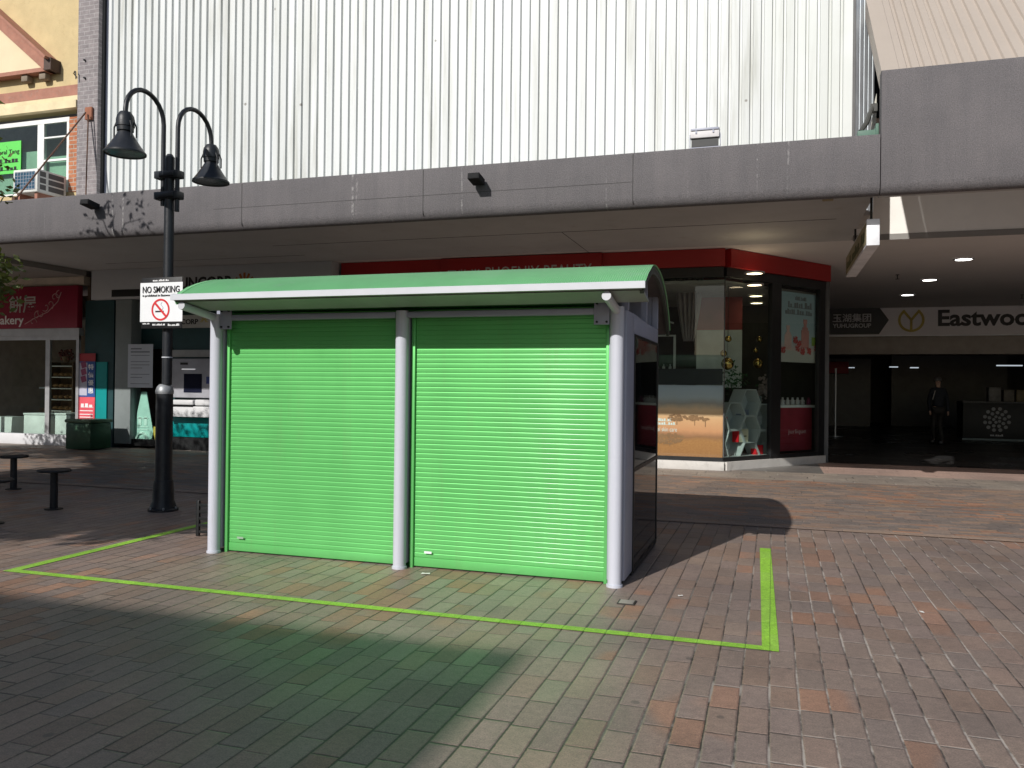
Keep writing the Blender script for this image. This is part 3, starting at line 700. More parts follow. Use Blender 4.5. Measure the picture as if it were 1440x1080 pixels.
# awning stays
RUST = M('rusty rod', (.12,.065,.045), .8, .2, .4, 8.)
px_, pz_ = wall(122, 158, YY-.2)
for (e, lb) in (((px_, 11.40, 4.80), 'rusty stay rod from the brick pilaster down to the awning edge'),):
    s = thing('awning_stay', e, lb, 'stay rod')
    a = Vector((px_-.03, YY-.2, pz_)); b = Vector(e)
    MB().tube([a, b], .016, 8).build('rod', RUST, s)
    MB().box(px_-.10, px_+.08, YY-.16, YY-.102, pz_-.13, pz_+.13, .02).build('wall_plate', M('rusted plate', (.30,.12,.07), .85), s)
    MB().tube([b+Vector((0,.0,-.05)), b+Vector((0,.0,.05))], .05, 8).build('anchor', RUST, s)
s = thing('awning_stay', (px_+.3, 12.4, 4.76), 'thin dark stay rod dropping steeply beside the white cladding edge', 'stay rod')
MB().tube([(px_+.05, YY-.21, pz_-.06), (px_+.20, 12.80, 4.78)], .013, 8).build('rod', RUST, s)

# ------------------------------------------------------------------ bakery
BY = 15.2
bk = thing('bakery', (-17, 15.2, 0), 'bakery shopfront with a red sign and a glass front beside the bank', 'shop')
MB().box(-24, -15.42, BY+.02, BY+.2, 3.79, 3.988).build('wall', M('beige shop wall', (.5,.44,.36), .8), bk)
sgn = MB().box(-24, -15.52, BY-.06, BY+.1, 2.78, 3.775, .01).build('sign', M('crimson sign', (.24,.010,.035), .45, var=.1), bk)
x0, x1, z0, z1 = wrect(-7, 444, 33.5, 460, BY-.06); lettering('Bakery', x0, x1, z0, z1, BY-.06, WHITE_INK, sgn, bold=.015)
x0, x1, z0, z1 = wrect(13, 416, 51, 440, BY-.06); lettering('餅屋', x0, x1, z0, z1, BY-.06, PALE_LETTER, sgn, bold=.012)
fl_ = MB()
for k_ in range(7):
    cx_, cz_ = -16.85+.13*k_, 2.92+.085*k_+.05*(k_ % 2); pts = []
    for i in range(15):
        a = i/14*4.6+k_*1.3; rr = .02+.10*(1-i/14); pts.append((cx_+rr*math.cos(a), BY-.064, cz_+rr*math.sin(a)+.02*k_))
    fl_.tube(pts, .009, 6)
fl_.tube([(-17.1, BY-.064, 2.88), (-16.8, BY-.064, 3.02), (-16.4, BY-.064, 3.16), (-16.1, BY-.064, 3.4), (-16.0, BY-.064, 3.62)], .009, 6)
fl_.build('flourish', M('pale pink line', (.5,.3,.3), .6), sgn)
MB().box(-24, -15.50, BY-.02, BY+.12, 2.60, 2.775).build('header', STEEL, bk)
fr = MB()
for a_, b_ in ((-16.52,-16.39), (-18.6,-18.5), (-15.60,-15.52)): fr.box(a_, b_, BY, BY+.06, .26, 2.598)
fr.box(-24, -15.52, BY+.002, BY+.058, 2.50, 2.597)
fr.build('frame', STEEL, bk)
MB().box(-24, -15.53, BY+.02, BY+.026, .26, 2.5).build('pane', CLEAR, bk)
MB().box(-24, -15.50, BY-.04, BY+.15, .0, .255, .01).build('sill', M('white stone sill', (.62,.62,.64), .5, var=.1), bk)
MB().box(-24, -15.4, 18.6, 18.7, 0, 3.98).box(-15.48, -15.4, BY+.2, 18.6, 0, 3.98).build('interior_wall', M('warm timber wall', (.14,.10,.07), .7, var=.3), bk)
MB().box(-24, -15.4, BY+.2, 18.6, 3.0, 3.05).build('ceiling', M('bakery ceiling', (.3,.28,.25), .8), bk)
# contents
WOOD = M('bread shelf timber', (.16,.09,.045), .6, var=.3); BREAD = M('bread crust', (.34,.18,.07), .8, var=.35, scale=9.)
x0, x1, z0, z1 = wrect(69, 512, 103, 575, 16.2)
sf = thing('bread_shelf', ((x0+x1)/2, 16.2, 0), 'tall timber bread shelf with white edges inside the bakery window', 'shelf')
MB().box(x0, x1, 16.55, 16.6, 0, z1+.05).box(x0-.04, x0, 16.15, 16.55, 0, z1+.05).box(x1, x1+.04, 16.15, 16.55, 0, z1+.05).build('carcass', WOOD, sf)
for i in range(5):
    zz = z1-.04-i*(z1-z0)/4
    MB().box(x0+.002, x1-.002, 16.15, 16.548, zz-.025, zz).build('shelf', M('white shelf edge', (.7,.68,.62), .5), sf)
for i in range(4):
    for q in range(4):
        zz = z1-.04-(i+1)*(z1-z0)/4; xx = x0+.12+q*(x1-x0-.2)/3.2
        m = MB().ball((xx, 16.3, zz+.055), .075, 8, .7); tag(m.build('bread_loaf', BREAD), 'round brown loaf on the timber shelf behind the bakery glass', 'bread', 'loaves on the bakery shelf')
WH_APPL = M('white freezer enamel', (.62,.65,.62), .4)
for (p0, p1, pt, pb, yy, lb) in ((33, 63, 581, 612, 15.75, 'white chest freezer inside the bakery window left of the silver door post'), (77, 99, 581, 613, 15.7, 'white chest freezer inside the bakery window under the bread shelf')):
    x0, x1, z0, z1 = wrect(p0, pt, p1, pb, yy)
    lb = lb.replace('left of the silver door post', 'beside the silver post, farther from the bank')
    c = thing('chest_freezer', ((x0+x1)/2, yy, 0), lb, 'freezer', 'freezers in the bakery')
    MB().box(x0, x1, yy, yy+.5, .02, z1-.05, .02).build('body', WH_APPL, c); MB().box(x0-.01, x1+.01, yy-.01, yy+.5, z1-.045, z1, .012).build('lid', WH_APPL, c)
x0, x1, z0, z1 = wrect(-8, 586, 17, 610, 15.7)
m = MB().prism([(x0+.03, 15.7, .03), (x1-.05, 15.7, .03), (x1, 15.7, z1), (x0, 15.7, z1)], (0,.4,0)); 
tag(m.build('tub', WH_APPL), 'plain white tub on the bakery floor near the picture edge', 'tub')
# glass display counter
dc = thing('display_counter', (-17.4, 17.2, 0), 'dark glass fronted display counter deep in the bakery', 'counter')
MB().box(-18.9, -16.6, 17.2, 17.8, .01, .8).build('base', WOOD, dc); MB().box(-18.9, -16.6, 17.2, 17.8, 1.32, 1.36).build('top', STEEL, dc)
MB().box(-18.88, -16.62, 17.22, 17.225, .81, 1.315).build('pane', CLEAR, dc)
for i in range(6): MB().box(-18.8+i*.36, -18.55+i*.36, 17.35, 17.6, .802, .9, .03).build('pastry', BREAD, dc)
# flowers on the shelf
fp = thing('flower_pot', (-16.25, 16.3, 2.1), 'pot of dull red flowers on top of the bread shelf', 'flowers')
x0, x1, z0, z1 = wrect(69, 512, 103, 575, 16.2)
m = MB(); rr = random.Random(3)
for i in range(60):
    a = rr.uniform(0, 2*PI); d = rr.uniform(0, .24); m.ball(((x0+x1)/2+d*math.cos(a), 16.35+.4*d*math.sin(a), z1+.2+rr.uniform(-.08, .16)), .03, 5)
m.build('bloom', M('dull red petals', (.2,.05,.04), .8, var=.5), fp)
MB().lathe([(.07,z1+.052),(.1,z1+.18),(.1,z1+.2)], ((x0+x1)/2, 16.35, 0), 16).build('pot', WOOD, fp)

# ------------------------------------------------------------------ bank
KY = 15.3
TEAL_D = M('dark teal cladding', (.012,.05,.055), .45, var=.2); TEAL = M('teal panel', (.0,.26,.26), .4, var=.1)
bn = thing('bank', (-12, 15.3, 0), 'bank front in dark teal with a cash machine and a pale grey name fascia', 'shop')
fa = MB().box(-15.16, -8.84, KY-.12, KY+.2, 3.425, 4.112, .006).build('fascia', M('pale grey fascia', (.40,.42,.44), .5, var=.05), bn)
x0, x1, z0, z1 = wrect(157, 407, 200, 417, KY-.12); MB().box(x0, x1+2, KY-.124, KY-.1215, z0, z1).build('slot', BLACK, fa)
x0, x1, z0, z1 = wrect(245, 389, 325, 404, KY-.12)
lettering('SUNCORP', x0, x1, z0-.03, z1, KY-.12, INK, fa, bold=.03)
x0, z0 = wall(344, 391, KY-.12)
ORG = M('orange logo', (.34,.12,.03), .5)
lg = MB()
for i in range(9):
    a = -.3+i*(PI+.6)/8; lg.obox((x0+.2*math.cos(a), KY-.128, z0-.15+.2*math.sin(a)), (.07*math.cos(a),0,.07*math.sin(a)), (0,.005,0), (-.025*math.sin(a),0,.025*math.cos(a)))
lg.build('logo', ORG, fa)
wl = MB()
wl.box(-15.42, -14.58, KY-.02, KY+.2, .0, 3.42)     # corner
wl.box(-14.58, -8.84, KY+.3, KY+.4, 2.3, 3.42)
wl.box(-12.95, -8.84, KY+.02, KY+.12, .88, 3.0)
wl.build('wall', TEAL_D, bn)
MB().box(-14.51, -14.06, KY-.05, KY+.28, .10, 3.42, .01).build('pillar', M('grey bank pillar', (.22,.25,.25), .5, var=.1), bn)
MB().box(-14.55, -12.95, KY+.05, KY+.056, .22, 2.3).build('pane', CLEAR, bn)
MB().box(-14.56, -12.93, KY, KY+.1, .06, .215).box(-13.02, -12.94, KY, KY+.1, .22, 2.3).build('frame', BLACK, bn)
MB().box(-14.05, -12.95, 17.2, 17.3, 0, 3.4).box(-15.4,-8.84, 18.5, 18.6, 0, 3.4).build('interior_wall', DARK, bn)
MB().box(-12.94, -8.84, KY-.02, KY+.015, .30, .745, .01).build('lower_panel', TEAL, bn)
MB().box(-12.94, -8.84, KY+.0, KY+.1, .0, .295).build('base', BLACK, bn)
x0, x1, z0, z1 = wrect(237, 495, 300, 502, KY-.03); MB().box(x0, -8.84, KY-.04, KY+.018, z0, z1+.05, .004).build('ledge', M('grey ledge', (.3,.31,.31), .5), bn)
MB().box(-14.74-.32, -14.74, KY-.05, KY-.022, .60, 1.98).build('corner_panel', TEAL, bn)
x0, x1, z0, z1 = wrect(243, 443, 303, 461, KY-.02)
s2 = MB().box(x0-.2, x1+.6, KY-.03, KY+.018, z0, z1).build('name_plate', M('pale plate', (.42,.42,.40), .5), bn)
lettering('SUNCORP', x0-.1, x1-.45, z0+.08, z1-.09, KY-.03, INK, s2, bold=.02)
xx, zz = wall(287, 450, KY-.03); m = MB()
for i in range(7):
    a = i*PI/6; m.obox((xx+.07*math.cos(a), KY-.034, zz-.04+.07*math.sin(a)), (.035*math.cos(a),0,.035*math.sin(a)), (0,.002,0), (-.008*math.sin(a),0,.008*math.cos(a)))
m.build('logo', M('yellow logo', (.45,.36,.05), .5), s2)
# cash machine
atm = thing('cash_machine', (-12.3, 15.3, .75), 'pale grey cash machine set in the teal bank wall', 'cash machine')
ATMG = M('pale grey moulding', (.64,.64,.65), .4, var=.05)
ax0, ax1 = -12.90, -11.60
MB().box(ax0, ax1, KY-.10, KY+.018, 1.18, 2.06, .03).build('surround', M('grey machine surround', (.34,.34,.37), .45), atm)
MB().box(ax0-.04, ax1, KY-.26, KY-.0, .76, 1.0, .02).box(ax0-.04, ax0+.07, KY-.30, KY-.102, .762, 1.20, .015).box(ax0+.08, ax0+.78, KY-.32, KY-.11, 1.03, 1.14, .025).box(ax0+.80, ax1, KY-.28, KY-.11, 1.02, 1.15, .02).build('shelf', ATMG, atm)
MB().box(ax0+.09, ax0+.74, KY-.265, KY-.10, .985, 1.028).build('cash_slot', BLACK, atm)
MB().box(ax0+.36, ax0+.84, KY-.105, KY-.1005, 1.30, 1.72).build('screen', M('dark screen', (.012,.014,.03), .12), atm)
MB().box(ax0+.26, ax0+.46, KY-.106, KY-.1005, 1.92, 1.97).build('name_strip', INK, atm)
MB().box(ax0+.3, ax0+.66, KY-.107, KY-.1005, 1.815, 1.83).build('light_strip', Emit('machine light', (1,1,1), .6), atm)
MB().box(ax0+.96, ax0+1.16, KY-.115, KY-.1005, 1.50, 1.66, .01).build('keypad', M('blue keypad', (.03,.05,.2), .4), atm)
# posters
x0, x1, z0, z1 = wrect(180, 484, 215, 545, KY-.06)
pp = thing('poster', ((x0+x1)/2, KY, z0), 'plain white printed notice taped to the bank window and grey pillar', 'poster')
MB().box(x0, x1, KY-.064, KY-.06, z0, z1).build('sheet', M('notice paper', (.50,.54,.60), .7, var=.05), pp)
m = MB()
for i in range(12):
    w_ = (x1-x0)*(.76 if i else .7); zz = z1-.12-i*.072
    if i in (3, 7, 10): continue
    m.box(x0+.08, x0+.08+w_*(1 if i % 3 else .62), KY-.0655, KY-.0645, zz, zz+(.03 if i < 2 else .014))
m.build('print_lines', M('grey print', (.18,.2,.23), .7), pp)
pt = thing('poster', (-13.3, 15.4, .25), 'pale green tower shaped poster standing in the bank window', 'poster')
def tw(px, py): x_, z_ = wall(px, py, 15.42); return (x_, 15.42, z_)
MINT = M('mint tower print', (.42,.66,.58), .6, var=.12, scale=6.)
MB().prism([tw(186,621), tw(189,600), tw(194,575), tw(199,551), tw(206,551), tw(210,575), tw(214,600), tw(218,621)], (0,.02,0)).build('tower', MINT, pt)
a = tw(200,612); m = MB(); m.tube([(a[0]+.17*math.cos(PI*i/10), 15.415, a[2]-.2+.26*math.sin(PI*i/10)) for i in range(11)], .035, 6)
for (px, py) in ((197,592),(205,592)): q = tw(px, py); m.box(q[0]-.04, q[0]+.04, 15.41, 15.419, q[2]-.1, q[2]+.1)
for py in (600, 604, 588): q = tw(201, py); m.box(q[0]-.16, q[0]+.16, 15.41, 15.419, q[2]-.01, q[2]+.01)
m.build('tower_lines', M('white green print', (.6,.8,.72), .6), pt)
m = MB().prism([tw(213,621), tw(216,600), tw(220,600), tw(220,621)], (0,.015,0)); tag(m.build('leaflet', M('yellow leaflet', (.6,.45,.08), .6)), 'yellow leaflet leaning at the foot of the tower poster', 'leaflet')
# upright banner between the shops
bx0, bx1, _, _ = wrect(111, 498, 134, 590, KY-.06)
ba = thing('banner', ((bx0+bx1)/2, KY-.06, .6), 'tall narrow advertising banner in red, blue and white between bakery and bank', 'banner')
BLUE = M('blue banner', (.03,.09,.30), .5, var=.1); PINK = M('pink red banner', (.72,.10,.13), .5, var=.12)
def bz(py): return wall(122, py, KY-.06)[1]
MB().box(bx0, bx1, KY-.07, KY-.06, bz(508), bz(497)).build('top_panel', M('dull red panel', (.35,.03,.04), .5), ba)
mp = MB().box(bx0, bx1, KY-.07, KY-.06, bz(558), bz(508.3)).build('blue_panel', BLUE, ba)
MB().box(bx0+.02, bx0+(bx1-bx0)*.52, KY-.074, KY-.071, bz(556), bz(510)).build('icon_strip', M('pale strip', (.45,.45,.55), .5), mp)
m = MB()
for i, py in enumerate((513, 523, 533)): m.obox((bx0+.15, KY-.0755, bz(py)), (.07,0,.02), (0,.001,0), (-.02,0,.07))
m.build('icon', M('icon ink', (.25,.05,.12), .5), mp)
for i, ch in enumerate('特價優惠'): lettering(ch, bx1-.20, bx1-.04, bz(520+i*11), bz(512+i*11), KY-.07, WHITE_INK, mp, bold=.01)
lp = MB().box(bx0, bx1, KY-.07, KY-.06, bz(591), bz(558.3)).build('pink_panel', PINK, ba)
marks(bx0+.08, bx1-.04, bz(573), bz(566), KY-.07, WHITE_INK, lp, 1)
m = MB()
for py in (577, 582, 586): m.box(bx0+.05, bx1-.05, KY-.073, KY-.071, bz(py+1.2), bz(py))
m.build('stripe', WHITE_INK, lp)
# dark green bin
bi = thing('bin', (-14.6, 14.7, 0), 'squat dark green bin box standing between the bakery and the bank', 'bin')
GB = M('dark green bin paint', (.012,.05,.022), .5, var=.3, scale=4.)
cxb = wall(124, 620, 14.6)[0]
MB().box(cxb-.34, cxb+.36, 14.3, 14.9, .02, .60, .03).build('body', GB, bi)
MB().box(cxb-.36, cxb+.38, 14.28, 14.92, .605, .68, .025).build('lid', M('bin lid', (.05,.09,.05), .5), bi)

# ------------------------------------------------------------------ beauty shop
PY = 15.65; CNX = -.86; ENX, ENY = .985, 18.2
LD = Vector((ENX-CNX, ENY-PY, 0)); LL = LD.length; LD.normalize(); LN = Vector((LD.y, -LD.x, 0))   # along the angled front, outward normal
LO = Vector((CNX, PY, 0))
def ang(px, py, dep=0.):
    """distance along the angled front and height for a sight line meeting it (dep metres behind the face)"""
    d = FW*F_PX + RT*(px-720) - UP*(py-540); o_ = LO - LN*dep
    # solve cam + k d on plane
    kk = (o_-Vector((0,0,CAM_H))).dot(LN)/d.dot(LN); P = Vector((0,0,CAM_H))+d*kk
    return (P-LO).dot(LD), P.z
def abox(m, s0, s1, d0, d1, z0, z1):
    """box along the angled front, d = depth behind the face"""
    c = LO + LD*((s0+s1)/2) - LN*((d0+d1)/2) + Vector((0,0,(z0+z1)/2))
    return m.obox(c, LD*((s1-s0)/2), LN*((d1-d0)/2), (0,0,(z1-z0)/2))
bs = thing('beauty_shop', (-4, 15.7, 0), 'beauty shop with a red fascia and an angled glass corner', 'shop')
m = MB().box(-8.82, CNX-.0, PY-.10, PY+.1, 3.79, 4.112)
abox(m, .05, LL+.12, -.10, .1, 3.78, 4.112); rfa = m.build('fascia', RED_SIGN, bs)
sx0, _ = wall(620, 365, PY-.2); sx1, _ = wall(846, 358, PY-.2)
sp_ = MB().box(sx0, sx1, PY-.20, PY-.102, 3.60, 4.105, .006).build('sign_panel', RED_SIGN, rfa)
x0, _ = wall(683, 380, PY-.2); x1, _ = wall(832, 376, PY-.2)
z0 = wall(760, 388, PY-.2)[1]; z1 = wall(760, 373, PY-.2)[1]
lettering('PHOENIX BEAUTY', x0, x1, z0-.03, z1+.0, PY-.2, PALE_LETTER, rfa, bold=.0)
x0, _ = wall(628, 380, PY-.2); x1, _ = wall(676, 380, PY-.2); lettering('凰妝堂', x0, x1, z0-.04, z1-.03, PY-.2, PALE_LETTER, rfa, bold=.005)
hb = MB().box(-8.82, CNX-.02, PY-.03, PY+.08, 3.60, 3.785); abox(hb, .02, LL+.06, -.03, .08, 3.60, 3.775); hb.build('header', BLACK, bs)
gp = MB().box(-8.75, CNX-.012, PY+.02, PY+.028, .24, 3.6); gp.build('pane', CLEAR, bs)
s1083, _ = ang(1083, 560); s1095, _ = ang(1096, 560); s1150, _ = ang(1150, 560)
m = MB(); abox(m, .012, s1083, .02, .028, .24, 3.6); m.build('pane', CLEAR, bs)
m = MB(); abox(m, s1095, s1150, .02, .028, .24, 3.6); m.build('pane', CLEAR, bs)
fr = MB()
abox(fr, s1083, s1095, -.03, .07, .18, 3.599); abox(fr, s1150, LL+.04, -.03, .07, .0, 3.599)
fr.box(-8.8, CNX-.01, PY-.0, PY+.06, .165, .238); abox(fr, .0, s1083, 0, .06, .165, .238); abox(fr, s1095, s1150, 0, .06, .02, .238)
fr.build('frame', BLACK, bs)
pl = MB().box(-8.8, CNX+.02, PY-.06, PY+.1, 0, .163, .006); abox(pl, .04, LL+.06, -.06, .1, 0, .16); pl.build('plinth', M('pale plinth stone', (.55,.53,.50), .7, var=.1, dirt=(.3,.28,.26)), bs)
fmx, _ = wall(1018, 500, PY)
MB().box(CNX-.009, CNX+.009, PY+.022, PY+.04, .24, 3.6).build('corner_joint', M('corner silicone', (.07,.07,.07), .5), bs)
# interior shell
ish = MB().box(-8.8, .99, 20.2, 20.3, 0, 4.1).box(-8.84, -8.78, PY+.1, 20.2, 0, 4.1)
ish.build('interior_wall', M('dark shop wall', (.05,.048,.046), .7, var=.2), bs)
MB().box(-8.76, CNX, PY+.1, 20.19, 3.50, 3.56).prism([(CNX,15.9,3.5),(.85,18.4,3.5),(.85,20.19,3.5),(CNX,20.19,3.5)], (0,0,.06)).build('ceiling', M('shop ceiling', (.35,.33,.31), .8), bs)
MB().box(1.0, 1.12, 18.3, 28.4, .0, 4.118).build('side_wall', M('dark side wall', (.06,.065,.07), .5), bs)
# red and white wall panel, dark rail
def prect(px0, py0, px1, py1, Y): return wrect(px0, py0, px1, py1, Y)
x0, x1, z0, z1 = prect(980, 386, 1044, 464, 18.2)
MB().box(x0, x1, 18.2, 18.26, z0, z1).build('red_panel', M('dull red panel', (.28,.055,.055), .6), bs)
x0, x1, _, _ = prect(980, 386, 1044, 464, 18.2); z1b = z0-.002; z0b = prect(980, 464, 1044, 545, 18.2)[2]
MB().box(x0, x1, 18.2, 18.26, z0b, z1b).build('white_panel', M('white wall panel', (.62,.66,.64), .4), bs)
x0, x1, z0, z1 = prect(905, 520, 1016, 541, PY+.06)
MB().box(x0-2, x1, PY+.06, PY+.09, z0, z1+.02).build('dark_rail', BLACK, bs)
# curtain
cu = MB(); vs = []; fs = []; N = 26
cx0, cx1, cz0, cz1 = prect(948, 390, 986, 480, 17.2)
for i in range(N+1):
    u = i/N
    for j_ in range(9):
        v_ = j_/8; pinch = 1-.62*v_**1.5; xx = cx0+(cx1-cx0)*(.55+(u-.5)*pinch*1.05); vs.append((xx, 17.2+.05*math.sin(u*34)*(1-.4*v_), cz1-(cz1-cz0)*v_))
for i in range(N):
    for j_ in range(8): fs.append((i*9+j_, (i+1)*9+j_, (i+1)*9+j_+1, i*9+j_+1))
cu.add(vs, fs, True); cuo = cu.build('curtain', M('grey pink drape', (.30,.26,.26), .8)); tag(cuo, 'gathered grey pink curtain hanging inside the beauty shop', 'curtain')
sd = cuo.modifiers.new('thick', 'SOLIDIFY'); sd.thickness = .012
# white dresser frame
dz = thing('display_dresser', (-2.6, 16.9, 0), 'white framed display dresser inside the beauty shop behind the kiosk corner', 'dresser')
x0, x1, z0, z1 = prect(915, 471, 950, 522, 16.9); WF = M('white dresser paint', (.5,.5,.48), .5)
m = MB().box(x0-.6, x1, 16.9, 16.95, z1-.03, z1).box(x1-.045, x1, 16.9, 16.95, .02, z1-.031).box(x0-.6, x0-.55, 16.9, 16.95, .02, z1-.031)
m.box(x0+.08, x0+.12, 16.9, 16.94, z1, z1+.26).box(x0+.30, x0+.34, 16.9, 16.94, z1, z1+.26)
m.tube([(x0+.10-.12, 16.92, z1+.24), (x0+.06, 16.92, z1+.27), (x0+.2, 16.92, z1+.28), (x0+.36, 16.92, z1+.27), (x0+.46, 16.92, z1+.24)], .02, 6)
m.build('frame', WF, dz)
for q in (0, 1): MB().box(x0-.548, x1-.047, 16.95, 17.25, z0-.02-q*.35, z0+.01-q*.35).build('shelf', WF, dz)
for i in range(7):
    zz = z0+.01
    m = MB().lathe([(.03,zz),(.03,zz+.09),(.012,zz+.1),(.012,zz+.14)], (x0-.4+i*.13, 17.05, 0), 10); tag(m.build('jar', M('pale jar', (.5,.5,.48), .3)), 'small pale jar on the white dresser shelf in the beauty shop', 'jar', 'jars on the dresser')
# savanna poster
x0, x1, z0, z1 = prect(916, 541.5, 1016.5, 648.5, PY+.09)
def savanna():
    m = bpy.data.materials.new('savanna print with shaded top'); t = NT(m); co = t.coord(); sp = t.n('SeparateXYZ', {0: co}); zz = sp.outputs[2]
    f = t.n('MapRange', {0: zz, 1: z0, 2: z1}).outputs[0]
    f2 = t.mth('ADD', f, t.mth('MULTIPLY_ADD', t.noise(co, 3.5, 5, .6), .10, -.05))
    grass = t.noise(t.n('Mapping', {'Vector': co, 'Scale': (22, 22, 50)}).outputs[0], 1.4, 5, .8)
    col = t.ramp(f2, [(0, (.42,.13,.035)), (.26, (.56,.20,.06)), (.32, (.36,.15,.08)), (.40, (.74,.31,.16)), (.56, (.84,.42,.23)), (.68, (.88,.56,.36)), (.76, (.42,.36,.34)), (.84, (.50,.52,.58)), (1, (.46,.50,.60))])  # grey-blue top stops paint the shade over the upper poster
    gm = t.step(f2, .36, .26)
    col = t.mix(t.mth('MULTIPLY', gm, .55), col, t.ramp(grass, [(.3, (.2,.07,.025)), (.7, (.66,.33,.14))]))
    t.finish(col, .45); return m
po = thing('poster', ((x0+x1)/2, PY+.1, z0), 'large orange savanna sunset poster with trees behind the beauty shop glass', 'poster')
X0p = x0-1.3
MB().box(X0p, x1, PY+.10, PY+.16, z0, z1).build('print', savanna(), po)
TREEINK = M('tree silhouette ink', (.34,.16,.08), .6, var=.25)
rr = random.Random(5)
tr = MB()
for (px, py, w_, h_, n_) in ((952,587,13,4.5,60),(977,588,11,4.5,50),(942,617,20,8,120),(992,590,5,2,20)):
    for i in range(n_):
        a = rr.uniform(0, 2*PI); d = math.sqrt(rr.random()); x_, z_ = wall(px+w_*d*math.cos(a), py+h_*d*math.sin(a), PY+.1); r_ = rr.uniform(.008, .03)
        tr.obox((x_, PY+.098-rr.uniform(0, .006), z_), (r_,0,r_*.3), (0,.0006,0), (-r_*.3,0,r_*.55))
    x_, z_ = wall(px, py, PY+.1); tr.box(x_-.008, x_+.008, PY+.0965, PY+.0995, z_-.14, z_)
tr.build('tree_print', TREEINK, po)
for (tx, pa, pb, py0, py1) in (('Advanced', 923, 945, 592, 588),('botanical', 923, 950, 597, 593),('natural skin care', 912, 952, 606, 601)):
    xa, za = wall(pa, py0, PY+.1); xb, zb = wall(pb, py1, PY+.1)
    if 'skin' in tx: lettering(tx, xa, xb, za, max(za+.05, zb), PY+.1, WHITE_INK, po)
    else: marks(xa, xb, za, max(za+.04, zb), PY+.1, WHITE_INK, po, 2)
# honeycomb display shelves behind the angled pane
hc = thing('honeycomb_shelf', LO+LD*.8-LN*.4, 'grey white honeycomb display shelf in the corner window of the beauty shop', 'shelf')
HEXM = M('pale honeycomb board', (.42,.45,.45), .55, var=.06)
s_top, z_top = ang(1048.6, 566, .25); s_mid, z_mid = ang(1048.2, 603.7, .25); s_l, z_l = ang(1028.5, 585, .25); s_r, z_r = ang(1071, 586, .25)
HH = (z_top-z_mid)/2; HS = (s_r-s_l)/2; 
def hexcell(s0, zc, part):
    w1 = HS/1.5*1.0; pts = []   # flat-top hexagon: half width w, half height HH
    W = HS*2/3
    vs = []; fs = []
    for dep in (.12, .42):
        for sc_ in (1., .93):
            for (a, b) in ((W,0),(W/2,HH),(-W/2,HH),(-W,0),(-W/2,-HH),(W/2,-HH)):
                p = LO+LD*(s0+a*sc_*.99)-LN*dep; vs.append((p.x, p.y, zc+b*sc_*.99))
    m = MB()
    for i in range(6):
        k_ = (i+1) % 6; fs += [(i,k_,6+k_,6+i), (12+i,18+i,18+k_,12+k_), (i,12+i,12+k_,k_), (6+i,6+k_,18+k_,18+i)]
    fs.append((18,19,20,21,22,23)); m.add(vs, fs); return m.build('cell', HEXM, part)
zb0 = .245
cells = [(0,z_top),(0,z_mid),(0,2*z_mid-z_top),(1,z_r),(1,z_r-2*HH),(-1,z_l),(-1,z_l-2*HH)]
for (c_, zc) in cells:
    if zc-HH > .1: hexcell(s_top+c_*HS, zc, hc)
m = MB(); s_a, _ = ang(1020, 640, .12); s_b, _ = ang(1080, 640, .12)
abox(m, .1, s_b, .10, .5, .24, min(.40, 2*z_mid-z_top-HH+.05)); m.build('base', HEXM, hc)
def abx(name, px0, py0, px1, py1, dep, mat, lb, cat, grp=None):
    s0, z0_ = ang(px0, py1, dep); s1, z1_ = ang(px1, py0, dep); m = MB(); abox(m, s0, s1, dep, dep+.12, z0_, z1_); return tag(m.build(name, mat), lb, cat, grp)
REDBOX = M('bright red carton', (.72,.02,.03), .4); 
s0, z0_ = ang(1038, 622, .16); s1, z1_ = ang(1052.5, 603.5, .16)
gb_ = thing('gift_box', LO+LD*((s0+s1)/2)-LN*.16+Vector((0,0,z0_)), 'cream carton with red edge and a small emblem in the middle honeycomb cell', 'box')
m = MB(); abox(m, s0+.03, s1, .16, .3, z0_, z1_); m.build('carton', M('cream carton', (.6,.55,.40), .5), gb_)
m = MB(); abox(m, s0, s0+.028, .16, .3, z0_, z1_); m.build('side', REDBOX, gb_)
m = MB(); abox(m, s0+.10, s1-.06, .157, .1595, z0_+.10, z1_-.12); m.build('emblem', M('dark emblem', (.12,.12,.08), .5), gb_)
abx('gift_box', 1063, 626, 1073, 639.5, .16, REDBOX, 'bright red carton in the lowest honeycomb cell', 'box')
abx('gift_box', 1020.5, 586, 1023, 598, .2, M('dull red carton', (.3,.05,.05), .5), 'dull red carton at the glass corner of the honeycomb shelf', 'box')
abx('gift_box', 1063, 584, 1071, 597, .2, M('grey carton', (.30,.32,.33), .5), 'grey carton in the upper cell beside the black frame', 'box')
abx('gift_box', 1042, 576, 1053, 584, .2, M('blue grey tin', (.14,.17,.24), .4), 'low blue grey tin in the topmost honeycomb cell', 'box')
abx('gift_box', 1062, 557, 1071, 567, .3, M('pale teal carton', (.2,.27,.27), .5), 'pale teal carton on top of the honeycomb shelf', 'box')
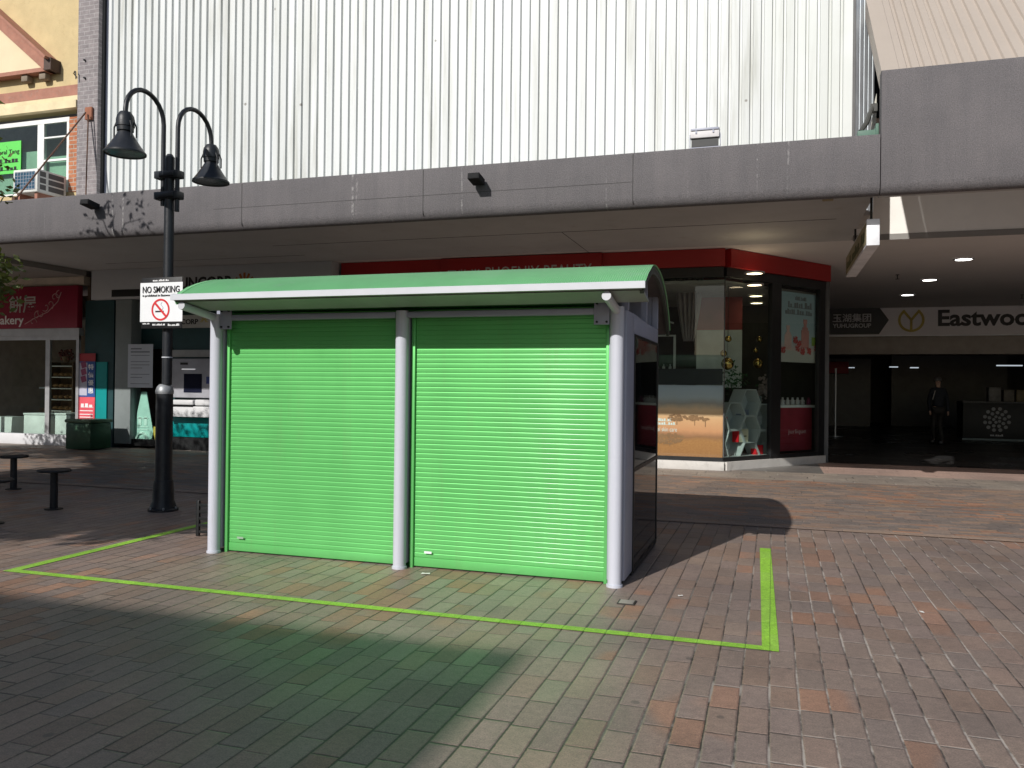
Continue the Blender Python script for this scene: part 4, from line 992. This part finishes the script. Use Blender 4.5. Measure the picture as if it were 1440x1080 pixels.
# flower arrangement and plant on top of the shelf
pln = thing('potted_plant', LO+LD*.35-LN*.6, 'green leafy plant behind the glass corner above the honeycomb', 'plant')
m = MB(); rr = random.Random(11); sP, zP = ang(1032, 535, .6)
for i in range(150):
    a, b = rr.gauss(0, .16), rr.gauss(0, .17); p = LO+LD*(sP+a)-LN*(.6+rr.gauss(0, .08)); r_ = .05
    q = Vector((rr.uniform(-1,1), rr.uniform(-1,1), rr.uniform(-.6,1))).normalized()*r_; q2 = q.cross(Vector((rr.uniform(-1,1), rr.uniform(-1,1), 1))).normalized()*r_*.45
    c = Vector((p.x, p.y, zP+b)); m.add([c-q, c+q2, c+q, c-q2], [(0,1,2,3)])
m.build('leaf', M('window plant leaf', (.04,.13,.05), .6, var=.5, scale=8.), pln)
p = LO+LD*sP-LN*.6; MB().lathe([(.08,.9),(.12,1.16),(.11,1.16)], (p.x, p.y, 0), 16).build('pot', HEXM, pln)
flw = thing('bouquet', LO+LD*1.4-LN*.5, 'pale dried flower bunch standing beside the black window post', 'flowers')
m = MB(); sP, zP = ang(1074, 546, .5)
for i in range(70):
    p = LO+LD*(sP+rr.gauss(0, .11))-LN*(.5+rr.gauss(0, .06)); m.ball((p.x, p.y, zP+rr.gauss(0, .13)), rr.uniform(.02, .045), 5)
m.build('bloom', M('dusty pink bloom', (.30,.25,.24), .8, var=.4, scale=9.), flw)
p = LO+LD*sP-LN*.5; MB().lathe([(.06,.95),(.07,1.16),(.05,1.2)], (p.x, p.y, 0), 14).build('vase', HEXM, flw)
# gold baubles on wires
GOLD = M('gold bauble', (.52,.36,.12), .18, 1., .1)
for (px, py, r_, dep, lb) in ((1023,511.5,8.5,.3,'largest gold bauble hanging at the glass corner'),(1024,476.5,4.5,.3,'copper gold bauble highest on its wire at the glass corner'),(1017.5,497,4.5,.25,'middle sized gold bauble between the largest and the copper one'),(1066,511,7,.5,'large gold bauble hanging nearer the black window post'),(1062.5,493,3.2,.5,'small dull bauble hanging above the one near the black post'),(1068,477,4,.5,'pale drop shaped bauble highest near the black window post')):
    s0, z0_ = ang(px, py, dep); p = LO+LD*s0-LN*dep; rad = r_*16.2/1150
    b_ = thing('bauble', (p.x, p.y, z0_), lb, 'bauble', 'baubles in the corner window')
    MB().ball((p.x, p.y, z0_), rad, 14).build('globe', GOLD, b_); MB().tube([(p.x, p.y, z0_+rad), (p.x, p.y, 3.49)], .003, 5).build('wire', BLACK, b_)
# shop ceiling lights
WARM = Emit('warm shop lamp', (1., .80, .5), 7.)
for i, (px, py) in enumerate(((1061,383.5),(1061,400),(1063,415.5),(1064,425.5))):
    d = FW*F_PX + RT*(px-720) - UP*(py-540); kk = (3.49-CAM_H)/d.z; p = Vector((0,0,CAM_H))+d*kk
    if p.y > 20: p = p*(19.5/p.y); 
    l_ = thing('ceiling_lamp', (p.x, p.y, 3.49), ('warm shop ceiling lamp closest to the angled glass','warm shop ceiling lamp second from the angled glass','warm shop ceiling lamp third from the angled glass','warm shop ceiling lamp deepest in the beauty shop')[i], 'light', 'ceiling lamps in the beauty shop')
    MB().lathe([(.17,3.499),(.17,3.475),(.13,3.47)], (p.x, p.y, 0), 20, False).build('rim', STEEL, l_)
    MB().lathe([(.001,3.478),(.135,3.476)], (p.x, p.y, 0), 20, False).build('diffuser', WARM, l_)
# second angled pane: product poster, counter, dark red panel
s0, zt = ang(1097.5, 409, .12); s1, zb_ = ang(1151, 511, .12)
pp2 = thing('poster', LO+LD*((s0+s1)/2)-LN*.12+Vector((0,0,zb_)), 'pale blue skincare poster with pink bottles in the narrow angled window', 'poster')
m = MB(); abox(m, s0, s1, .10, .13, zb_, zt); 
def bluep():
    mt = bpy.data.materials.new('pale blue print'); t = NT(mt); co = t.coord(); f = t.n('MapRange', {0: t.n('SeparateXYZ', {0: co}).outputs[2], 1: zb_, 2: zt}).outputs[0]
    col = t.ramp(f, [(0, (.5,.5,.47)), (.165, (.5,.5,.48)), (.17, (.62,.48,.46)), (.3, (.42,.52,.58)), (1, (.33,.48,.58))]); t.finish(col, .4); return mt
m.build('print', bluep(), pp2)
def abottle(px, pyb, pyt, wpx, mat, nm='bottle_print'):
    sa, za = ang(px-wpx/2, pyb, .1); sb, zb2 = ang(px+wpx/2, pyt, .1); m = MB(); w2 = sb-sa; c_ = (sa+sb)/2; H_ = zb2-za
    for (u0, u1, wf_) in ((0,.62,1.),(.62,.72,.7),(.72,.85,.36),(.85,1.,.5)): abox(m, c_-w2*wf_/2, c_+w2*wf_/2, .094, .0985, za+H_*u0, za+H_*u1)
    m.build(nm, mat, pp2)
PNK = M('pink bottle print', (.55,.26,.25), .5); PNK2 = M('pale pink bottle print', (.62,.42,.4), .5)
abottle(1108, 491, 458, 10, PNK2); abottle(1132, 489, 450, 11, PNK)
m = MB()
for (px, py, r_) in ((1101,492,6),(1121,490,7),(1137,494,8),(1147,490,5),(1118,478,4),(1123,483,5),(1128,494,7)):
    sa, za = ang(px, py, .1); 
    for q in range(14):
        a = q*.9; dq = .0925-rr.uniform(0, .008); c_ = LO+LD*(sa+.05*math.cos(a*1.7))-LN*dq+Vector((0,0,za+.045*math.sin(a))); ca, sn = math.cos(a), math.sin(a); L_ = rr.uniform(.018, .034)
        m.obox(c_, (LD*ca+Vector((0,0,sn)))*L_, LN*.0003, (Vector((0,0,ca))-LD*sn)*L_*.6)
m.build('petal_print', M('red petal print', (.5,.10,.10), .5), pp2)
m = MB(); sa, za = ang(1145, 480, .1); abox(m, sa-.1, sa+.07, .0925, .0965, za-.1, za+.08); m.build('leaf_print', M('lime leaf print', (.25,.36,.08), .5), pp2)
PRI = M('grey print ink', (.2,.22,.25), .6)
for (pa, pb, py0, py1, tx) in ((1118,1134,422,418,'jurlique'),(1108,1142,432,427,'new rosewater'),(1104,1142,441,437,'balancing mist')):
    sa, za = ang(pa, py0, .1); sb, zb2 = ang(pb, py1, .1); marks(sa, sb, za, zb2, 0, PRI, pp2, len(tx)//4, xdir=tuple(LD), org=tuple(LO-LN*.098))
s0, zt = ang(1096.5, 572, .35); s1, zb_ = ang(1147, 572, .35)
ct = thing('shop_counter', LO+LD*((s0+s1)/2)-LN*.5, 'small dark red counter with a white top in the narrow angled window', 'counter')
m = MB(); abox(m, s0-.05, s1, .33, .9, zt-.02, zt+.03); m.build('top', WHITE_SIGN, ct)
sR, _ = ang(1142, 600, .35)
m = MB(); abox(m, s0-.05, sR, .36, .85, .25, zt-.022); fp_ = m.build('front_panel', M('dark red counter panel', (.32,.035,.055), .5, var=.25, scale=2.), ct)
sa, za = ang(1108, 612, .36); sb, zb2 = ang(1133, 603, .36); lettering('jurlique', sa, sb, za, zb2, 0, M('pink white letters', (.6,.4,.42), .5), fp_, xdir=tuple(LD), org=tuple(LO-LN*.358))
for i, (pa, pb, py0, mat) in enumerate(((1098,1103,566,'w'),(1105,1110,566,'w'),(1112,1117,565,'w'),(1119,1124,566,'w'),(1126,1131,564,'w'),(1133,1141,563,'r'))):
    sa, za = ang(pa, 569, .5); sb, zb2 = ang(pb, py0-5, .5); p = LO+LD*((sa+sb)/2)-LN*.5
    m = MB().lathe([(.045,zt+.031),(.045,zt+.13),(.02,zt+.15),(.02,zt+.19)], (p.x, p.y, 0), 12)
    tag(m.build('bottle', M('pale bottle', (.5,.48,.5), .3) if mat == 'w' else M('plum bottle', (.2,.03,.1), .3)), 'small pale bottle in the row on the red counter' if mat == 'w' else 'dark plum bottle at the end of the row on the red counter', 'bottle', 'bottles on the red counter')

# ------------------------------------------------------------------ arcade
ar = thing('arcade', (5, 22, 0), 'dim shopping arcade mouth under a white name sign', 'arcade')
SGY = 27.9
fa = MB().box(1.2, 16, SGY, SGY+.2, 3.277, 4.118).build('sign', M('arcade white sign', (.62,.6,.62), .5, var=.04), ar)
ax = [wall(1157,429,SGY-.02), wall(1235,430,SGY-.02), wall(1250,450,SGY-.02), wall(1236,470,SGY-.02), wall(1157,472,SGY-.02)]
MB().prism([(1.21, SGY-.03, ax[0][1]-.03)]+[(q[0], SGY-.03, q[1]) for q in ax[1:4]]+[(1.21, SGY-.03, ax[3][1])], (0,.028,0)).build('arrow_panel', M('charcoal panel', (.022,.026,.03), .5), fa)
def fit(tx, px0, py0, px1, py1, mat, bold=0.):
    x0, x1, z0, z1 = wrect(px0, py0, px1, py1, SGY-.03); lettering(tx, x0, x1, z0, z1, SGY-.03, mat, fa, bold=bold)
PL2 = M('silver letters', (.45,.46,.48), .4)
fit('玉湖集团', 1171, 441, 1225, 453, PL2, .01); fit('YUHUGROUP', 1171, 455, 1225, 461, PL2, .02)
x0, x1, z0, z1 = wrect(1319, 435, 1402, 458.5, SGY); x2, _ = wall(1467, 446, SGY)
lettering('Eastwood', x0, x2, z0, z1, SGY, INK, fa, bold=.03)
# round Y emblem
x0, x1, z0, z1 = wrect(1261, 433, 1302, 467, SGY); cx_, cz_, R_ = (x0+x1)/2, (z0+z1)/2, (z1-z0)/2
m = MB(); vs = []; fs = []; N = 40
for i in range(N+1):
    a = PI*.5+.62+(2*PI-1.24)*i/N; 
    for rr_, yy in ((R_,-.012),(R_*.80,-.012),(R_*.80,-.002),(R_,-.002)): vs.append((cx_+rr_*math.cos(a), SGY+yy, cz_+rr_*math.sin(a)))
for i in range(N):
    for q in range(4): fs.append((4*i+q, 4*i+(q+1)%4, 4*i+4+(q+1)%4, 4*i+4+q))
m.add(vs, fs); w_ = R_*.10
m.box(cx_-w_, cx_+w_, SGY-.016, SGY-.013, cz_-R_*.9, cz_+.02)
for s_ in (-1, 1):
    d = Vector((s_*.62, 0, .80)).normalized(); c0 = Vector((cx_, SGY-.0185, cz_)); m.obox(c0+d*R_*.5, d*R_*.52, (0,.0015,0), Vector((d.z,0,-d.x))*w_)
m.build('emblem', M('gold emblem', (.36,.27,.04), .45), fa)
MB().box(1.2, 16, SGY+.02, SGY+.18, 3.235, 3.275).build('sign_edge', WHITE_SIGN, fa)
MB().box(1.2, 16, SGY+.05, SGY+.6, 2.672, 3.23, .02).build('shutter_box', M('taupe shutter box', (.30,.27,.24), .6), ar)
MB().box(1.2, 1.29, SGY+.02, SGY+.62, .01, 2.67).build('jamb', STEEL, ar)
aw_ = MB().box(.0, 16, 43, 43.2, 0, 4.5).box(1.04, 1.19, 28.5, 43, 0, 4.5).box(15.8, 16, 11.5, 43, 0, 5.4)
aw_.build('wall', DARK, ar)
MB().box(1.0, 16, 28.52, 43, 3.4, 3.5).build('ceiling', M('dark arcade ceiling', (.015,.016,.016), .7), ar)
# shopfronts deep in the arcade
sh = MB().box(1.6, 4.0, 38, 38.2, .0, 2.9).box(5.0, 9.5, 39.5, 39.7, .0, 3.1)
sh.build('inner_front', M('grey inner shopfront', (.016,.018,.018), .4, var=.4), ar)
for (px, py, Y_, w_, lb) in ((1196,517,38,.35,'thin lit ceiling strip above the red arcade sign'),(1257,516,37,.32,'faint lit ceiling strip in the middle of the dim arcade'),(1286,517,36,.3,'faint lit ceiling strip behind the standing man'),(1420,514,33,.8,'long lit ceiling strip above the black kiosk counter')):
    x0, z0 = wall(px, py, Y_); m = MB().box(x0-w_/2, x0+w_/2, Y_, Y_+.1, z0-.02, z0+.02); l_ = m.build('strip_light', Emit('dim strip lamp', (.8,.9,1.), .6)); tag(l_, lb, 'light', 'lit strips in the arcade')
x0, z0 = wall(1177, 517, 37.5)
tag(MB().box(x0-.45, x0+.45, 37.4, 37.5, z0-.25, z0+.25, .02).build('wall_sign', M('dim red sign', (.30,.012,.025), .5)), 'small blank red sign hanging deep in the arcade', 'sign')
# stanchion pole
x0, _ = wall(1175, 560, 28.9)
sp2 = thing('stanchion', (x0, 28.9, .0), 'slim steel pole on a flat foot just inside the arcade', 'pole')
MB().tube([(x0, 28.9, .02), (x0, 28.9, 2.25)], .035, 12).build('pole', STEEL, sp2); MB().lathe([(.25,.007),(.25,.022),(.05,.037)], (x0, 28.9, 0), 20).build('foot', STEEL, sp2)
# counter with round emblem
x0, z0 = wall(1354, 580, 28.9)
kc = thing('arcade_counter', (x0+1.2, 29.2, 0), 'black arcade counter with a pale round flower emblem', 'counter')
MB().box(x0, x0+4.6, 28.9, 29.8, .075, 1.18, .01).build('front', M('black counter panel', (.006,.008,.009), .55), kc)
MB().box(x0-.02, x0+4.6, 28.88, 29.82, 1.185, 1.23).build('top', BLACK, kc)
MB().box(x0, x0+4.6, 28.93, 29.8, .008, .07).build('kick_strip', M('pale kick strip', (.14,.19,.2), .5), kc)
cx_, cz_ = wall(1402, 590, 28.89); m = MB()
for rr_, n_, r2 in ((.34,12,.057),(.215,9,.053),(.09,5,.045)):
    for i in range(n_):
        a = 2*PI*i/n_+rr_*7; pts = [(cx_+rr_*math.cos(a)+r2*math.cos(q*PI/4), 28.888, cz_+rr_*math.sin(a)+r2*math.sin(q*PI/4)) for q in range(8)]; m.prism(pts, (0,.008,0))
m.build('emblem', M('pale flower emblem', (.26,.27,.28), .5), kc)
marks(cx_-.18, cx_+.18, cz_-.52, cz_-.46, 28.896, PL2, kc, 2)
for i, (px, w_, h_, c_) in enumerate(((1398,.35,.36,(.14,.14,.13)),(1418,.3,.3,(.10,.09,.07)),(1434,.22,.3,(.14,.11,.05)))):
    xx, _ = wall(px, 550, 29.2); m = MB().box(xx-w_/2, xx+w_/2, 29.1, 29.4, 1.232, 1.232+h_*1.25, .02)
    tag(m.build('goods_box', M('counter goods', c_, .5, var=.4, scale=6.)), ('tallest grey carton on the black arcade counter','brown carton in the middle on the black arcade counter','ochre carton at the end of the black arcade counter')[i], 'box', 'cartons on the arcade counter')
# notice board box hanging under the awning
hx0, hx1, hy0, hy1, hz0, hz1 = 1.165, 1.325, 11.72, 14.9, 3.43, 3.78
hs = thing('hanging_sign', (1.245, 12, 3.4), 'long white box sign hung under the awning beside the arcade', 'sign')
MB().box(hx0, hx1, hy0, hy1, hz0, hz1, .006).build('box', M('white sign box', (.76,.77,.80), .4), hs)
MB().box(hx0-.004, hx0-.001, hy0+.04, hy1-.03, hz0+.03, hz1-.03).build('face', M('cream sign face', (.36,.32,.19), .5, var=.35, scale=2.), hs)
m = MB(); rr = random.Random(2)
marks(-(hy1-.2), -(hy0+.2), hz0+.09, hz1-.09, 0, M('olive sign ink', (.10,.12,.05), .6), hs, 3, xdir=(0,-1,0), org=(hx0-.004,0,0))
for y in (11.95, 14.2): MB().box(1.23, 1.26, y, y+.03, hz1-.01, 4.114).build('hanger', BLACK, hs)
cd_ = thing('conduit', (.9, 11.6, 4.1), 'thin cable conduit with a small box under the awning by the arcade', 'conduit')
x0, _ = wall(1172, 287, 11.75); MB().tube([(x0, 11.75, 4.105), (1.20, 11.55, 4.105)], .012, 8).build('pipe', SOFFIT_DARK, cd_); MB().box(x0-.14, x0, 11.70, 11.80, 4.06, 4.113, .008).build('box', M('tan junction box', (.3,.25,.16), .6), cd_)

# ------------------------------------------------------------------ person in the arcade
def person(x, y, z, H):
    r_ = thing('person', (x, y, z), 'man in a dark jacket and trousers walking in the dim arcade', 'person')
    def P(dx, dy, h): return (x+dx, y+dy, z+h*H)
    bm = bmesh.new()
    J = {'pel':P(0,0,.53),'wai':P(0,0,.62),'che':P(.0,0,.74),'nec':P(-.0,-.01,.85),'hd0':P(-.01,-.02,.885),'hd1':P(-.015,-.03,.93),'hd2':P(-.01,-.02,.975),
         'hL':P(-.085,0,.51),'kL':P(-.13,-.02,.28),'aL':P(-.07,.16,.06),'tL':P(-.13,.05,.02),
         'hR':P(.085,0,.51),'kR':P(.03,-.10,.285),'aR':P(.10,-.16,.045),'tR':P(.02,-.28,.02),
         'sL':P(-.17,0,.80),'eL':P(-.235,.03,.62),'wL':P(-.22,-.09,.48),'fL':P(-.215,-.13,.43),
         'sR':P(.17,0,.80),'eR':P(.25,.06,.62),'wR':P(.255,-.02,.475),'fR':P(.25,-.05,.425)}
    Rd = {'pel':.15,'wai':.145,'che':.165,'nec':.068,'hd0':.075,'hd1':.092,'hd2':.07,'hL':.10,'kL':.075,'aL':.05,'tL':.045,'hR':.10,'kR':.075,'aR':.05,'tR':.045,'sL':.08,'eL':.06,'wL':.042,'fL':.035,'sR':.08,'eR':.06,'wR':.042,'fR':.035}
    E_ = [('pel','wai'),('wai','che'),('che','nec'),('nec','hd0'),('hd0','hd1'),('hd1','hd2'),('pel','hL'),('hL','kL'),('kL','aL'),('aL','tL'),('pel','hR'),('hR','kR'),('kR','aR'),('aR','tR'),('che','sL'),('sL','eL'),('eL','wL'),('wL','fL'),('che','sR'),('sR','eR'),('eR','wR'),('wR','fR')]
    keys = list(J); vs = {}
    def grow(name, ks, es, mat, fat, root):
        me = bpy.data.meshes.new(name); me.from_pydata([J[q] for q in ks], [(ks.index(a), ks.index(b)) for a, b in es], [])
        me.materials.append(mat); o = link(name, me, r_); 
        md = o.modifiers.new('skin', 'SKIN'); sv = me.skin_vertices[0].data
        for q, v in zip(ks, sv): v.radius = (Rd[q]*fat, Rd[q]*fat*.85); v.use_root = (q == root)
        md.use_smooth_shade = True; o.modifiers.new('sub', 'SUBSURF').levels = 2; o.modifiers['sub'].render_levels = 2; return o
    b = grow('body', keys, E_, M('light skin', (.36,.23,.17), .6, var=.05), .84, 'pel')
    JACK = M('dark navy jacket', (.012,.015,.022), .8); TROU = M('charcoal trousers', (.022,.02,.018), .8)
    jk = ['pel','wai','che','nec','sL','eL','wL','sR','eR','wR']; grow('jacket', jk, [e for e in E_ if e[0] in jk and e[1] in jk], JACK, 1.12, 'pel')
    tk = ['pel','hL','kL','aL','hR','kR','aR']; grow('trousers', tk, [e for e in E_ if e[0] in tk and e[1] in tk], TROU, 1.1, 'pel')
    hd = Vector(P(-.012,-.02,.955)); m = MB(); vs = []
    m.lathe([(.104,-.02),(.106,.02),(.09,.06),(.05,.085),(.005,.09)], hd+Vector((0,.018,0)), 20, False); m.build('hair', M('grey hair', (.10,.095,.09), .8), r_)
    m = MB()
    for s_ in (-1, 1): m.ball((hd.x+s_*.036, hd.y-.088, hd.z-.035), .012, 6)
    m.ball((hd.x, hd.y-.10, hd.z-.07), .02, 6); m.box(hd.x-.03, hd.x+.03, hd.y-.094, hd.y-.084, hd.z-.118, hd.z-.108); m.build('face', M('darker face skin', (.22,.13,.1), .6), r_)  # eyes, nose and mouth in a darker skin tone
    m = MB(); a, b_ = Vector(P(-.10,-.155,.80)), Vector(P(-.17,-.15,.66)); m.tube([a, b_], .012, 8); m.build('strap', M('pale bag strap', (.4,.38,.36), .6), r_)
    sh = MB()
    for kf, s_ in (('tL',-1),('tR',1)): q = J[kf]; sh.box(q[0]-.065, q[0]+.065, q[1]-.1, q[1]+.24, z+.002, z+.13, .04)
    sh.build('shoes', BLACK, r_)
xq, _ = wall(1319, 580, 26.2)
person(xq, 26.2, .008, 1.93)

# ------------------------------------------------------------------ trees standing out of frame on the plaza, one reaching into view
BARK = M('grey bark', (.11,.095,.08), .9, 0., .3, 5., bump=.6, bscale=20.)
def leafmat(n, c1, c2):
    m = bpy.data.materials.new(n); t = NT(m); oi = t.n('TexNoise', {'Vector': t.coord(), 'Scale': 1.3, 'Detail': 3}).outputs[0]; fn = t.noise(t.coord(), 9, 2)
    col = t.mix(1., t.ramp(oi, [(.35, c1), (.65, c2)]), t.ramp(fn, [(.3, (.6,.6,.6)), (.7, (1.35,1.35,1.2))]), 'MULTIPLY')
    p = t.finish(col, .55); tl = t.n('BsdfTranslucent', {'Color': rgba(tuple(x*1.3 for x in c2))}); mx = t.n('MixShader', {0: .25, 1: p.outputs[0], 2: tl.outputs[0]}); t.t.links.new(mx.outputs[0], t.out.inputs[0]); return m
LEAF = leafmat('plane tree leaf', (.05,.085,.018), (.14,.165,.04))
def tree(x, y, h, blobs, nleaf, lb, seed, size=.10):
    rr = random.Random(seed); tr_ = thing('tree', (x, y, 0), lb, 'tree', 'plaza trees')
    m = MB(); fork = Vector((x+.1, y, h*.45)); m.tube([(x, y, 0), (x+.03, y+.02, h*.2), fork], [.17, .14, .12], 12)
    for (c, r_, n_) in blobs:
        c = Vector(c); mid = fork.lerp(c, .5)+Vector((rr.uniform(-.2,.2), rr.uniform(-.2,.2), .25)); m.tube([fork, mid, c], [.08, .05, .015], 7)
        for q in range(5):
            d = Vector((rr.gauss(0,1), rr.gauss(0,1), rr.gauss(0,.7))).normalized(); m.tube([c.lerp(mid, .3*q/5), c+d*Vector(r_).length*.25, c+Vector((d.x*r_[0], d.y*r_[1], d.z*r_[2]))*.8], [.02, .012, .004], 5)
    m.build('trunk', BARK, tr_)
    m = MB(); vs = []; fs = []
    tot = sum(b[2] for b in blobs)
    for (c, r_, n_) in blobs:
        cl = []
        for i in range(max(6, int(n_*nleaf/tot/22))):
            d = Vector((rr.gauss(0,1), rr.gauss(0,1), rr.gauss(0,1))).normalized()*(rr.random()**.4); cl.append(Vector((c[0]+d.x*r_[0], c[1]+d.y*r_[1], c[2]+d.z*r_[2])))
        for q in cl:
            for i in range(22):
                p = q+Vector((rr.gauss(0,.16), rr.gauss(0,.16), rr.gauss(0,.13))); s_ = size*rr.uniform(.6, 1.25)
                a = Vector((rr.gauss(0,1), rr.gauss(0,1), rr.gauss(0,.6))).normalized()*s_; b = a.cross(Vector((rr.gauss(0,1), rr.gauss(0,1), rr.gauss(0,1)))).normalized()*s_*.5
                o_ = len(vs); vs += [p-a, p-a*.2+b, p+a, p-a*.2-b]; fs.append((o_, o_+1, o_+2, o_+3))
    m.add(vs, fs); m.build('crown', LEAF, tr_)
tree(-12.6, 7.3, 6.3, [((-12.8,7.0,4.3),(2.0,1.5,.9),5),((-11.4,7.6,3.6),(1.5,1.3,.9),3),((-14.3,7.6,4.3),(1.6,1.6,1.1),3),((-16.2,7.6,4.2),(1.7,1.4,.8),3.5),((-13.0,9.7,2.9),(1.0,.9,.55),2.2),((-15.2,9.9,3.0),(1.3,.9,.6),2.6),((-17.2,10.2,3.0),(1.5,.8,.6),2.8),((-9.98,8.0,2.78),(.36,.4,.40),.9),((-10.6,7.9,3.2),(.7,.6,.6),.8),((-11.6,8.2,6.05),(1.0,.6,.45),.10),((-13,8.2,4.7),(1.6,.8,.6),2),((-11.0,8.2,4.6),(.9,.8,.9),1.4)], 27000, 'leafy plaza tree whose low branch hangs before the bakery sign', 1, .062)
tree(-10.6, 2.6, 7.4, [((-11.2,2.4,5.2),(2.2,2.2,1.1),6),((-8.9,1.3,4.4),(1.5,1.5,.8),4.5),((-8.3,2.6,3.7),(.9,1.1,.55),1.8),((-12.6,3.0,4.8),(1.9,1.8,1.1),3),((-10.0,1.0,4.6),(2.0,1.1,.9),3),((-10.6,4.2,4.3),(1.9,1.1,.8),3.5),((-13.5,1.2,4.6),(1.6,1.3,.9),2)], 26000, 'broad plaza tree standing outside the view that shades the pavers by the lamp', 2, .11)

# ------------------------------------------------------------------ building across the plaza (casts the shade on the near pavers)
ob = thing('office_building', (-40, -22, 0), 'plain brick building across the plaza whose shade falls on the near pavers', 'building')
SUNV = Vector((.30, 1., -.666)).normalized()
OB_Y = -9.5; TOPZ = (4.45-OB_Y)*.666; OBX = -1.30-.30*(4.45-OB_Y)
MB().box(-60, OBX, -30, OB_Y, 0, TOPZ-.3).build('wall', bricks('red brown brick', (.22,.10,.07), (.27,.13,.09), (.3,.28,.26)), ob)
MB().box(-60.2, OBX+.0, -30.2, OB_Y+.0, TOPZ-.298, TOPZ).build('parapet', CONCRETE, ob)
w = MB()
for i in range(14):
    for q in range(2): w.box(OBX-2.2-i*3.2, OBX-.6-i*3.2, OB_Y+.001, OB_Y+.03, 1.2+q*3.9, 3.0+q*3.9)
wo = w.build('window', BLACK_GLASS, ob); wo['kind'] = 'stuff'

# ------------------------------------------------------------------ light
sd_ = bpy.data.lights.new('sun', 'SUN'); sd_.energy = 4.4; sd_.angle = math.radians(.55); sd_.color = (1., .965, .915)
so = bpy.data.objects.new('sun', sd_); COL.objects.link(so); so.rotation_euler = SUNV.to_track_quat('-Z', 'Y').to_euler()
W = bpy.data.worlds.new('World'); SC.world = W; W.use_nodes = True; nt_ = W.node_tree; nt_.nodes.clear()
sky = nt_.nodes.new('ShaderNodeTexSky'); sky.sky_type = 'NISHITA'; sky.sun_disc = False
sky.sun_elevation = math.asin(-SUNV.z); sky.sun_rotation = math.atan2(-SUNV.x, -SUNV.y)
bg = nt_.nodes.new('ShaderNodeBackground'); bg.inputs[1].default_value = .085; ow = nt_.nodes.new('ShaderNodeOutputWorld')
nt_.links.new(sky.outputs[0], bg.inputs[0]); nt_.links.new(bg.outputs[0], ow.inputs[0])
vs_ = SC.view_settings; vs_.view_transform = 'Standard'; vs_.look = 'None'; vs_.exposure = 0.; vs_.gamma = 1.
SC.render.engine = 'CYCLES'
cy = SC.cycles; cy.use_denoising = True; cy.max_bounces = 8; cy.diffuse_bounces = 4; cy.transparent_max_bounces = 12; cy.sample_clamp_indirect = 6.; cy.caustics_reflective = True; cy.blur_glossy = .5
